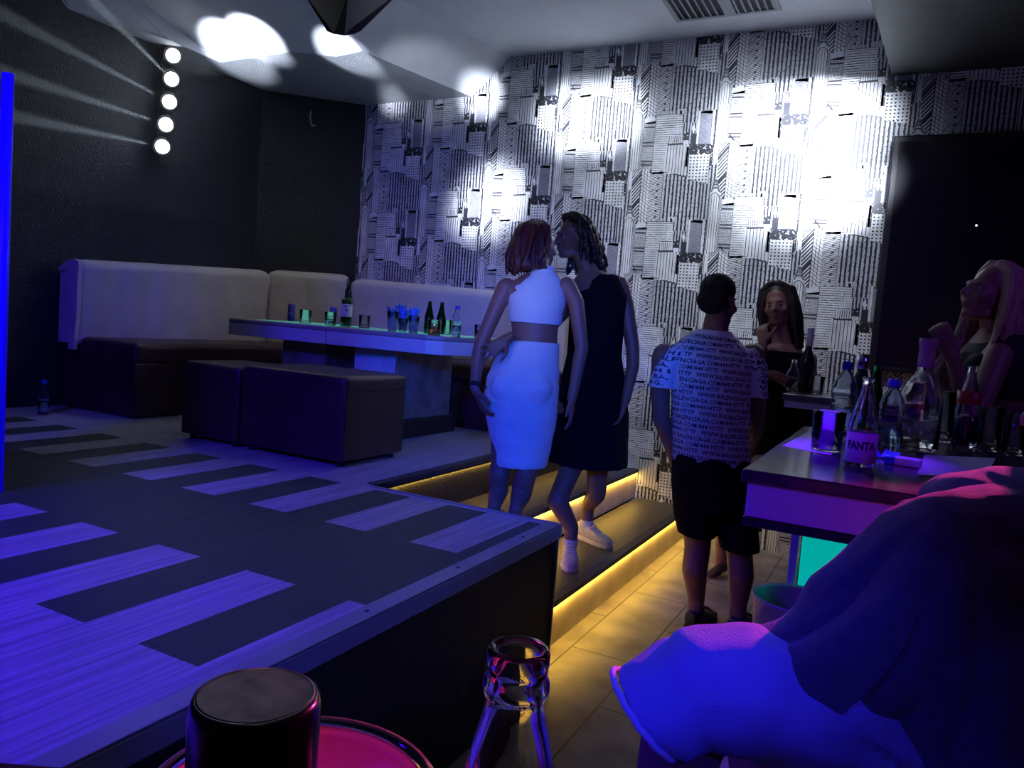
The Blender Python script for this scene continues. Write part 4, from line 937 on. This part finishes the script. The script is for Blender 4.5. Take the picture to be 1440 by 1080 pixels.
# ---- woman in the dark dress, facing left
D2 = 4.22
v_ = lambda x, y, dd=0.0: W(x, y, D2+dd)
shA, toA = onZ(818, 757, 0.215), onZ(874, 779, 0.215); shB = onZ(789, 792, 0.215); toB = onZ(803, 806, 0.215)+V((0.03, -0.08, 0)); shB = shB+V((-0.0, 0.10, 0))
pd = root('person', 'person in a black sleeveless dress and white sneakers with dark curly hair, facing left', 'person', V((shA.x, shA.y, 0.215)))
B = Blob()
B.loft([(v_(830, 600), RTh*0.17, FWh*0.13), (v_(832, 560), RTh*0.172, FWh*0.13), (v_(834, 500), RTh*0.135, FWh*0.11), (v_(838, 450), RTh*0.14, FWh*0.11), (v_(842, 410), RTh*0.165, FWh*0.10), (v_(842, 392), RTh*0.13, FWh*0.07), (v_(832, 380), RTh*0.06, FWh*0.05)])
B.chain([(v_(832, 392), 0.055), (v_(818, 358, .02), 0.05)])
P2, M2 = head(B, v_(806, 334, 0.02), -RT*0.88-FW*0.42-UP*0.06, UP+RT*0.05, 1.0)
ank = shA+UP*0.10+(toA-shA).normalized()*0.03
B.chain([(v_(805, 575), 0.095), (v_(812, 600), 0.09), (v_(840, 655, -.02), 0.062), (v_(840, 672, 0.0), 0.058), (v_(838, 695, .04), 0.056), (ank+UP*0.10, 0.038), (ank, 0.036)])
ankb = shB+UP*0.10+(toB-shB).normalized()*0.03
B.chain([(v_(838, 575), 0.095), (v_(812, 640, -.10), 0.064), (v_(797, 672, -.18), 0.056), (v_(784, 705, -.24), 0.055), (ankb+UP*0.08, 0.038), (ankb, 0.036)])
B.chain([(v_(872, 402), 0.052), (v_(880, 430), 0.046), (v_(890, 490, -.02), 0.038), (v_(890, 515, -.04), 0.036), (v_(880, 562, -.10), 0.026)])
hand(B, v_(879, 566, -.10), v_(868, 600, -.12)-v_(879, 566, -.10), RT*0.9, -1, 1.0, 0.4)
# right arm reaching behind the other woman's waist, fingers spread on her side
hw = W(714, 476, 3.80)
B.chain([(v_(812, 404), 0.050), (W(790, 440, 4.12), 0.043), (W(756, 477, 4.10), 0.036), (W(722, 474, 3.99), 0.027), (hw, 0.024)])
hand(B, hw, W(690, 493, 3.78)-hw, -FW*0.9-RT*0.2, -1, 0.95, 0.35, 0.35)
B.build('body', M_skin_d, pd, 0.0068, 4)
eyes(pd, P2, M2)
B = Blob()
B.loft([(v_(827, 652, -.04), RTh*0.220, FWh*0.21), (v_(829, 620, -.02), RTh*0.212, FWh*0.19), (v_(834, 580), RTh*0.196, FWh*0.155), (v_(834, 545), RTh*0.187, FWh*0.148), (v_(836, 500), RTh*0.152, FWh*0.124), (v_(839, 455), RTh*0.152, FWh*0.122), (v_(843, 415), RTh*0.165, FWh*0.112), (v_(846, 396), RTh*0.125, FWh*0.082), (v_(846, 386), RTh*0.095, FWh*0.06)])
B.build('dress', mat('black dress', (0.006, 0.005, 0.009), 0.9, spec=0.1, bump=0.2, bscale=80), pd, 0.008, 4, lambda co, n: (0.010 if co.z < 1.0 else 0.003)*noise.noise(V((co.x*16, co.y*16, co.z*2.5))))
B = Blob(); hr = []
B.ell(P2(0, -0.035, 0.045), (0.086, 0.095, 0.085), M2); B.ell(P2(0, -0.11, -0.06), (0.075, 0.06, 0.075), M2)
for a in range(-6, 7):
    t = a/6*1.7; x = 0.084*sin(t); y = -0.02-0.10*cos(t)
    hr.append([(x*0.3, y*0.3+0.03, 0.118), (x*0.9, y*0.7, 0.085), (x*1.1, y*1.05, 0.01), (x*1.0, y*1.25-0.02, -0.07), (x*0.9, y*1.3-0.03, -0.15), (x*0.6, y*1.2-0.03, -0.20)])
locks(B, P2, hr, 80, 11, 0.015, 0.03)
B.build('hair', mat('dark curly hair', (0.018, 0.010, 0.010), 0.5, var=0.5, vscale=20), pd, 0.005, 1, rough(0.006, 60))
b = MB(M_chrome); 
b.lathe([(0.001, -0.008), (0.007, 0), (0.001, 0.008)], P2(-0.083, -0.012, -0.045), 12); b.build('earring', pd)
b = MB(M_chrome); b.lathe([(0.001, -0.008), (0.007, 0), (0.001, 0.008)], P2(0.083, -0.012, -0.045), 12); b.build('earring', pd)
M_shoe = mat('white sneaker', (0.55, 0.52, 0.46), 0.6, var=0.15, vscale=30); M_sole = mat('pale sole', (0.70, 0.66, 0.58), 0.6)
for h_, t_ in ((shA, toA), (shB, toB)):
    hb = h_-(t_-h_).normalized()*0.03; tb = hb+(t_-hb).normalized()*0.27
    B = Blob(); shoe(B, hb+UP*0.018, tb+UP*0.018, 0.044, 0.088); B.cap(hb+(tb-hb)*0.2+UP*0.07, 0.038, hb+(tb-hb)*0.22+UP*0.10, 0.042)
    sh_ = B.build('sneaker', M_shoe, pd, 0.005, 2); sole(sh_, hb+UP*0.002, tb+UP*0.002, 0.045, M_sole)
    b = MB(M_sole); d_ = (tb-hb).normalized(); s_ = d_.cross(UP)
    for q in range(5):
        c_ = hb+d_*(0.10+0.022*q)+UP*(0.108-0.010*q); b.tube([c_-s_*0.026-UP*0.012, c_-s_*0.012, c_+s_*0.012, c_+s_*0.026-UP*0.012], 0.003, 6)
    b.build('laces', sh_)

# ---- man in the lettered T-shirt
D3 = 3.70
m_ = lambda x, y, dd=0.0: W(x, y, D3+dd)
fl = onZ(975, 884, 0); fr = onZ(1034, 893, 0)
pm_ = root('person', 'person in a lettered white T-shirt and black shorts standing by the steps', 'person', V((fl.x, fl.y, 0)))
B = Blob()
B.loft([(m_(1000, 690), RTh*0.17, FWh*0.14), (m_(1000, 650), RTh*0.175, FWh*0.14), (m_(998, 600), RTh*0.165, FWh*0.135), (m_(998, 550), RTh*0.17, FWh*0.13), (m_(998, 505), RTh*0.19, FWh*0.12), (m_(1000, 480), RTh*0.15, FWh*0.085), (m_(1005, 466), RTh*0.07, FWh*0.06)])
B.chain([(m_(1004, 480), 0.066), (m_(1008, 448, 0.01), 0.060)])
P3, M3 = head(B, m_(1011, 424, 0.02), RT*0.72+FW*0.68-UP*0.04, UP, 1.02)
B.chain([(m_(935, 500), 0.062), (m_(928, 545, .0), 0.048), (m_(930, 590, .02), 0.042), (m_(938, 610, .05), 0.040), (m_(950, 650, .12), 0.028)])
hand(B, m_(951, 653, .12), m_(962, 690, .14)-m_(951, 653, .12), -RT*0.9-FW*0.2, -1, 1.0, 0.5)
B.chain([(m_(1058, 500), 0.062), (m_(1062, 550, .02), 0.050), (m_(1064, 590, .06), 0.042), (m_(1062, 605, .10), 0.040), (m_(1052, 632, .27), 0.028)])
hand(B, m_(1051, 634, .27), RT*(-0.6)+FW*0.6, RT*0.3+UP*0.8, 1, 1.0, 0.6)
B.chain([(m_(978, 690), 0.105), (m_(981, 752, .0), 0.068), (m_(981, 770), 0.063), (m_(977, 800, -.02), 0.062), (fl+UP*0.16, 0.042), (fl+UP*0.07, 0.040)])
B.chain([(m_(1025, 690), 0.105), (m_(1038, 760, .0), 0.068), (m_(1040, 780), 0.063), (m_(1042, 810, -.02), 0.062), (fr+UP*0.16, 0.042), (fr+UP*0.07, 0.040)])
B.build('body', M_skin_d, pm_, 0.0075, 4)
# hair: short
B = Blob(); B.ell(P3(0, -0.022, 0.052), (0.082, 0.099, 0.082), M3); B.ell(P3(0, -0.06, 0.0), (0.078, 0.062, 0.07), M3)
B.build('hair', mat('short black hair', (0.010, 0.008, 0.010), 0.7, bump=0.8, bscale=300), pm_, 0.006, 2, rough(0.003, 90))
# shorts
B = Blob()
B.loft([(m_(1002, 715), RTh*0.19, FWh*0.16), (m_(1001, 680), RTh*0.198, FWh*0.165), (m_(1000, 640), RTh*0.188, FWh*0.155)])
for a, c_ in (((976, 700), (980, 752)), ((1030, 700), (1040, 772))):
    B.loft([(m_(c_[0], c_[1]), RTh*0.094, FWh*0.10), (m_((a[0]+c_[0])/2, (a[1]+c_[1])/2), RTh*0.102, FWh*0.115), (m_(*a), RTh*0.106, FWh*0.13)])
B.build('shorts', mat('black shorts', (0.006, 0.006, 0.010), 0.9, spec=0.1, bump=0.15, bscale=60), pm_, 0.008, 3, lambda co, n: 0.007*noise.noise(V((co.x*10, co.y*10, co.z*9))))
# T-shirt
B = Blob()
B.loft([(m_(1000, 650), RTh*0.190, FWh*0.155), (m_(1000, 620), RTh*0.186, FWh*0.155), (m_(1000, 580), RTh*0.188, FWh*0.152), (m_(999, 540), RTh*0.196, FWh*0.148), (m_(999, 508), RTh*0.208, FWh*0.136), (m_(1000, 488), RTh*0.185, FWh*0.11), (m_(1002, 474), RTh*0.12, FWh*0.085), (m_(1004, 464), RTh*0.082, FWh*0.07)])
B.loft([(m_(954, 492), (RTh-UP*0.4)*0.055, FWh*0.085), (m_(940, 510), RTh*0.068, FWh*0.085), (m_(930, 546, .0), RTh*0.064, FWh*0.078)])
B.loft([(m_(1045, 492), (RTh+UP*0.4)*0.055, FWh*0.085), (m_(1057, 510), RTh*0.070, FWh*0.085), (m_(1060, 558, .02), RTh*0.068, FWh*0.080)])
tee = B.build('t_shirt', mat('white T-shirt', (0.62, 0.64, 0.72), 0.8, bump=0.1, bscale=200), pm_, 0.0075, 3, lambda co, n: 0.006*noise.noise(V((co.x*11, co.y*11, co.z*7)))+0.003*noise.noise(co*22))
# rows of lettering printed on the shirt
off = wloc(pm_); bvh = BVHTree.FromPolygons([v.co.copy()+off for v in tee.data.vertices], [tuple(p.vertices) for p in tee.data.polygons])
line = 'WWW.BALENCIAGA.COM/444 HTTP '
lm = text_mesh(line, 0.030, bold=0.0006); Lw = 0.030*0.60*len(line)*0.93
xsv = [v.co.x for v in lm.vertices]; Lw = max(xsv)+0.02
cen_top = m_(1002, 470); cen_bot = m_(1000, 652); bmt = bmesh.new(); rows = 21
for rI in range(rows):
    t = (rI+0.7)/rows; c0 = cen_top.lerp(cen_bot, t); 
    for rep in range(3):
        x0_ = -0.75+rep*Lw-((rI*0.137) % 0.42)
        base = {}
        for v in lm.vertices:
            s_ = x0_+v.co.x; 
            if abs(s_) > 0.52: base[v.index] = None; continue
            a = s_/0.175; dirn = (-FWh*cos(a)+RTh*sin(a))
            org = c0+UP*(v.co.y-0.01-0.10*s_*0.35+0.0*a)+dirn*0.9
            hit = bvh.ray_cast(org, -dirn, 0.9)
            base[v.index] = bmt.verts.new(hit[0]+hit[1]*0.0018-off) if hit[0] is not None and (hit[1].dot(dirn) > 0.15) else None
        for p in lm.polygons:
            vs = [base[i] for i in p.vertices]
            if None in vs: continue
            if max((vs[0].co-q.co).length for q in vs) > 0.035: continue
            try: bmt.faces.new(vs)
            except ValueError: pass
mt_ = bpy.data.meshes.new('lettering'); bmt.to_mesh(mt_); bmt.free(); mt_.materials.append(mat('navy print', (0.02, 0.025, 0.09), 0.7))
o = bpy.data.objects.new('lettering', mt_); COL.objects.link(o); o.parent = tee; o.matrix_parent_inverse = Matrix()
M_blkshoe = mat('dark sneaker', (0.02, 0.03, 0.045), 0.5, var=0.3, vscale=30)
for f_0 in (fl, fr):
    hb = f_0-(FWh*0.75+RTh*0.65).normalized()*0.05; tb = f_0+(FWh*0.75+RTh*0.65).normalized()*0.21
    hb = V((hb.x, hb.y, 0)); tb = V((tb.x, tb.y, 0))
    B = Blob(); shoe(B, hb+UP*0.018, tb+UP*0.018, 0.046, 0.085); B.cap(hb+(tb-hb)*0.2+UP*0.07, 0.042, hb+(tb-hb)*0.22+UP*0.10, 0.045)
    sh_ = B.build('sneaker', M_blkshoe, pm_, 0.006, 2); sole(sh_, hb+UP*0.002, tb+UP*0.002, 0.047, M_black)
    b = MB(M_black); d_ = (tb-hb).normalized(); s_ = d_.cross(UP)
    for q in range(4):
        c_ = hb+d_*(0.11+0.024*q)+UP*(0.108-0.010*q); b.tube([c_-s_*0.026-UP*0.012, c_-s_*0.012, c_+s_*0.012, c_+s_*0.026-UP*0.012], 0.003, 6)
    b.build('laces', sh_)

# ---- woman at the far bar table, chin on her hand
D4 = 4.35
s4 = lambda x, y, dd=0.0: W(x, y, D4+dd)
fo = onZ(1012, 806, 0)
p4 = root('person', 'person with dark hair behind the standing man, chin resting on the hand', 'person', V((fo.x, fo.y, 0)))
B = Blob()
B.loft([(s4(1105, 640), RTh*0.18, FWh*0.14), (s4(1104, 580), RTh*0.15, FWh*0.12), (s4(1103, 530), RTh*0.17, FWh*0.12), (s4(1102, 500), RTh*0.17, FWh*0.09), (s4(1100, 485), RTh*0.07, FWh*0.06)])
B.chain([(s4(1101, 492), 0.056), (s4(1096, 460), 0.05)])
P4, M4 = head(B, s4(1094, 428), -FW*0.85-RT*0.5-UP*0.12, UP-RT*0.18, 1.0)
B.chain([(s4(1066, 505), 0.05), (s4(1052, 560, -.08), 0.042), (s4(1052, 560, -.08), 0.038), (s4(1072, 490, -.16), 0.028)])
hand(B, s4(1073, 484, -.16), s4(1071, 448, -.11)-s4(1073, 484, -.16), -FW*0.6-RT*0.8, 1, 1.0, 0.9)
B.chain([(s4(1136, 505), 0.05), (s4(1138, 552, -.08), 0.042), (s4(1090, 528, -.20), 0.028)])
hand(B, s4(1086, 526, -.20), -RT, -FW*0.5+UP*0.6, -1, 1.0, 0.6)
B.chain([(s4(1090, 640), 0.10), (s4(1055, 690, -.1), 0.075), (s4(1030, 720, .1), 0.062), (fo+UP*0.30, 0.055), (fo+UP*0.12, 0.036), (fo+UP*0.05, 0.034)])
B.chain([(s4(1115, 640), 0.10), (s4(1060, 700, .0), 0.07), (s4(1045, 740, .0), 0.056), (V((s4(1040, 810).x, s4(1040, 810).y, 0.07)), 0.036)])
B.build('body', M_skin, p4, 0.008, 4); eyes(p4, P4, M4)
B = Blob(); hr = []
B.ell(P4(0, -0.028, 0.050), (0.086, 0.092, 0.083), M4)
for a in range(-8, 9):
    t = a/8*2.1; x = 0.086*sin(t); y = -0.02-0.10*cos(t)
    hr.append([(x*0.3, y*0.3+0.02, 0.118), (x*0.9, y*0.8, 0.085), (x*1.1, y*1.05, 0.01), (x*1.15, y*1.1-0.01, -0.08), (x*1.2, y*1.1-0.01, -0.17), (x*1.2, y*1.1, -0.26)])
locks(B, P4, hr, 70, 5, 0.015, 0.012)
B.build('hair', mat('dark curly hair', (0.018, 0.010, 0.010), 0.5, var=0.5, vscale=20), p4, 0.006, 1)
B = Blob()
B.loft([(s4(1105, 650), RTh*0.19, FWh*0.15), (s4(1104, 580), RTh*0.162, FWh*0.132), (s4(1103, 530), RTh*0.185, FWh*0.132), (s4(1102, 508), RTh*0.185, FWh*0.115), (s4(1102, 494), RTh*0.14, FWh*0.085)])
for a, c_ in (((1090, 650), (1045, 700)), ((1115, 650), (1102, 700))): B.chain([(s4(*a), 0.115), (s4(c_[0], c_[1], -.05), 0.09)])
B.build('dress', mat('black dress', (0.006, 0.005, 0.009), 0.9, spec=0.1, bump=0.2, bscale=80), p4, 0.009, 3)
hb = fo+RTh*0.03; tb = fo-RTh*0.10-FWh*0.13
B = Blob(); shoe(B, V((hb.x, hb.y, 0.02)), V((tb.x, tb.y, 0.006)), 0.04, 0.06); B.build('shoe', mat('dark sandal', (0.06, 0.012, 0.015), 0.4), p4, 0.006, 2)

# ---- woman with long blonde hair at the right, in profile
D5 = 2.95
b5 = lambda x, y, dd=0.0: W(x, y, D5+dd)
base5 = onZ(1450, 900, 0); base5 = V((b5(1440, 600).x, b5(1440, 600).y, 0))
p5 = root('person', 'person with long blonde hair and a black top, in profile at the right edge', 'person', base5)
B = Blob()
B.loft([(b5(1440, 700), RTh*0.17, FWh*0.14), (b5(1436, 640), RTh*0.155, FWh*0.14), (b5(1425, 590), RTh*0.125, FWh*0.12), (b5(1415, 540), RTh*0.135, FWh*0.13), (b5(1408, 500), RTh*0.135, FWh*0.14), (b5(1405, 480), RTh*0.09, FWh*0.12), (b5(1400, 465), RTh*0.055, FWh*0.06)])
B.chain([(b5(1402, 475), 0.056), (b5(1396, 440), 0.048)])
P5, M5 = head(B, b5(1393, 414), -RT*0.97-FW*0.1+UP*0.28, UP+RT*0.2, 1.0)
B.chain([(b5(1405, 500, -.15), 0.048), (b5(1385, 550, -.18), 0.042), (b5(1372, 590, -.2), 0.036), (b5(1350, 540, -.2), 0.030), (b5(1340, 505, -.2), 0.024)])
hand(B, b5(1339, 502, -.2), b5(1326, 470, -.2)-b5(1339, 502, -.2), -FW*0.8-RT*0.3, 1, 0.95, 0.9)
B.chain([(b5(1405, 500, .15), 0.048), (b5(1395, 575, .1), 0.042), (b5(1345, 580, -.1), 0.036), (b5(1290, 573, -.25), 0.026)])
hand(B, b5(1287, 573, -.25), b5(1262, 572, -.3)-b5(1287, 573, -.25), UP*0.8-FW*0.4, -1, 0.95, 0.8)
B.chain([(b5(1435, 690, -.05), 0.10), (b5(1430, 850, -.08), 0.065), (V((base5.x-0.05, base5.y-0.1, 0.10)), 0.038), (V((base5.x-0.05, base5.y-0.1, 0.04)), 0.036)])
B.chain([(b5(1445, 690, .07), 0.10), (b5(1445, 850, .05), 0.065), (V((base5.x+0.08, base5.y+0.1, 0.10)), 0.038), (V((base5.x+0.08, base5.y+0.1, 0.04)), 0.036)])
B.build('body', M_skin, p5, 0.0065, 4); eyes(p5, P5, M5)
B = Blob()
B.loft([(b5(1420, 560), RTh*0.138, FWh*0.135), (b5(1414, 530), RTh*0.150, FWh*0.148), (b5(1408, 500), RTh*0.152, FWh*0.150), (b5(1408, 478), RTh*0.085, FWh*0.135), (b5(1408, 470), RTh*0.06, FWh*0.11)])
B.ell(b5(1378, 520, -.07), 0.062); B.ell(b5(1378, 520, .07), 0.062)
B.build('top', mat('black top', (0.008, 0.006, 0.012), 0.8), p5, 0.007, 3)
B = Blob(); B.loft([(b5(1440, 800), RTh*0.20, FWh*0.18), (b5(1440, 690), RTh*0.188, FWh*0.16), (b5(1432, 615), RTh*0.15, FWh*0.14)]); B.build('skirt', mat('black top', (0.008, 0.006, 0.012), 0.8), p5, 0.009, 3)
B = Blob(); hr = []
B.ell(P5(0, -0.034, 0.045), (0.084, 0.090, 0.082), M5)
for a in range(-8, 9):
    t = a/8*1.75; x = 0.086*sin(t); y = -0.02-0.10*cos(t)
    hr.append([(x*0.3, y*0.3+0.01, 0.116), (x*0.9, y*0.75, 0.088), (x*1.12, y*1.05, 0.01), (x*1.2, y*1.1-0.005, -0.09), (x*1.25, y*1.15, -0.20), (x*1.25, y*1.1+0.03, -0.31), (x*1.2, y*1.0+0.06, -0.42)])
locks(B, P5, hr, 110, 8, 0.012, 0.012)
B.build('hair', mat('blonde hair', (0.42, 0.28, 0.20), 0.45, var=0.35, vscale=30, stretch=(4, 4, 0.5)), p5, 0.0048, 1)

# ---- seated person in the foreground, shirt and denim shorts
g = lambda x, y, D: W(x, y, D)
sD = 1.02
p6 = root('person', 'person sitting close to the camera in a dark grey shirt and blue denim shorts', 'person', V((g(1300, 1080, 1.0).x, g(1300, 1080, 1.0).y, 0)))
def fold(co, n):
    return 0.0
B = Blob()   # body
B.chain([(g(1400, 1010, 1.10), 0.17), (g(1410, 900, 1.12), 0.16), (g(1430, 790, 1.12), 0.13)])
B.chain([(g(1450, 740, 1.1), 0.06), (g(1545, 650, 1.14), 0.058)])
head(B, g(1565, 570, 1.16), -RT*0.7+FW*0.7, UP, 1.0)
B.chain([(g(1310, 1020, 1.02), 0.10), (g(1000, 985, 0.96), 0.052), (g(965, 1005, 0.95), 0.052), (g(945, 1120, 0.97), 0.050), (g(930, 1420, 1.05), 0.040)])
B.chain([(g(1340, 1000, 1.22), 0.12), (g(1080, 975, 1.22), 0.07), (g(1075, 1120, 1.25), 0.055), (g(1080, 1380, 1.25), 0.040)])
B.chain([(g(1310, 800, 0.99), 0.065), (g(1235, 905, 0.98), 0.055), (g(1150, 960, 1.05), 0.045), (g(1090, 940, 1.14), 0.030)])
hand(B, g(1086, 938, 1.15), -RT*0.7+FW*0.4, UP, 1, 1.0, 0.5)
B.build('body', M_skin, p6, 0.009, 3)
B = Blob()   # denim shorts
B.chain([(g(1330, 1075, 1.02), 0.150), (g(1180, 1010, 0.985), 0.098), (g(1040, 968, 0.955), 0.078)])
ax_ = (g(905, 968, 0.93)-g(1040, 968, 0.955)).normalized(); si = ax_.cross(UP).normalized(); up_ = si.cross(ax_)*-1
B.loft([(g(1120, 985, 0.97), si*0.085, up_*0.088), (g(1040, 970, 0.955), si*0.083, up_*0.082), (g(960, 970, 0.94), si*0.080, up_*0.068), (g(925, 996, 0.935), FWh*0.079, (RT*0.60-UP*0.80)*0.064), (g(906, 1000, 0.935), FWh*0.078, (RT*0.70-UP*0.71)*0.056)])
B.chain([(g(1340, 1040, 1.22), 0.13), (g(1150, 985, 1.22), 0.09), (g(1110, 980, 1.22), 0.085)])
def f_j(co, n):
    s_ = (co-g(1300, 1050, 1.0)).dot(RTh); z_ = co.z
    return -0.016*(1-abs(sin(s_*17+z_*15+1.6*noise.noise(co*7))))**3 * (0.4+max(0, noise.noise(co*5)+0.4)) + 0.007*noise.noise(co*16)
B.build('denim_shorts', mat('pale blue denim', (0.34, 0.40, 0.62), 0.8, bump=0.3, bscale=400, var=0.12), p6, 0.0065, 2, f_j)
b = MB(mat('frayed hem', (0.62, 0.64, 0.78), 0.8)); rs = []
for i in range(40):
    t = 2*pi*i/40; rs.append(g(905, 1001, 0.935)+FWh*0.079*cos(t)+(-RT*0.70+UP*0.71)*0.057*sin(t)+V((0, 0, 0.001*sin(i*2.1))))
rs.append(rs[0]); b.tube(rs, 0.0042, 8); b.build('hem', [c_ for c_ in p6.children if c_.name.startswith('denim')][0])
B = Blob()   # shirt
B.chain([(g(1400, 1060, 1.10), 0.215), (g(1390, 920, 1.10), 0.205), (g(1400, 800, 1.10), 0.15), (g(1418, 755, 1.09), 0.105)])
B.chain([(g(1330, 768, 1.0), 0.072), (g(1300, 830, 0.985), 0.088), (g(1230, 900, 0.98), 0.098), (g(1145, 945, 0.97), 0.082), (g(1072, 958, 0.965), 0.070)])
B.chain([(g(1310, 790, 1.0), 0.085), (g(1200, 880, 0.99), 0.080)])
B.chain([(g(1320, 850, 1.0), 0.12), (g(1350, 960, 0.99), 0.15), (g(1390, 1080, 0.99), 0.17)])
B.chain([(g(1330, 768, 1.0), 0.072), (g(1450, 765, 1.06), 0.088)])
def f_s(co, n):
    d = co-g(1300, 700, 1.0); a = math.atan2(-d.z, -d.dot(RTh)); r = d.length
    k = min(1.0, max(0.0, (r-0.05)/0.12))
    return k*(0.030*(abs(sin(a*5.5+2.2*noise.noise(co*4)))**0.5-0.75)*(0.6+0.7*noise.noise(co*3+V((3, 0, 0)))) )+0.004*noise.noise(co*14)
shirt = B.build('shirt', mat('dark grey knit', (0.075, 0.068, 0.085), 0.9, bump=0.5, bscale=500, var=0.2, vscale=60, sheen=0.5), p6, 0.0065, 2, f_s)
# hair and stool of the seated person
B = Blob(); B.ell(g(1567, 552, 1.17), (0.095, 0.095, 0.10)); B.build('hair', mat('short black hair', (0.010, 0.008, 0.010), 0.7, bump=0.8, bscale=300), p6, 0.008, 1)
st_ = g(1370, 1080, 1.1)
zs = min((shirt.matrix_world @ v.co).z for v in shirt.data.vertices) if False else W(1380, 1080, 1.1).z-0.22
r = root('bar_stool', 'bar stool under the person sitting in the foreground', 'stool', (st_.x, st_.y, 0))
b = MB(M_brown); b.lathe([(0.001, zs-0.06), (0.17, zs-0.06), (0.18, zs-0.03), (0.17, zs), (0.001, zs+0.005)], (st_.x, st_.y, 0), 32); b.build('seat', r)
b = MB(M_chrome); b.lathe([(0.20, 0.0), (0.20, 0.01), (0.03, 0.025), (0.025, zs-0.06)], (st_.x, st_.y, 0), 32); b.build('column', r)
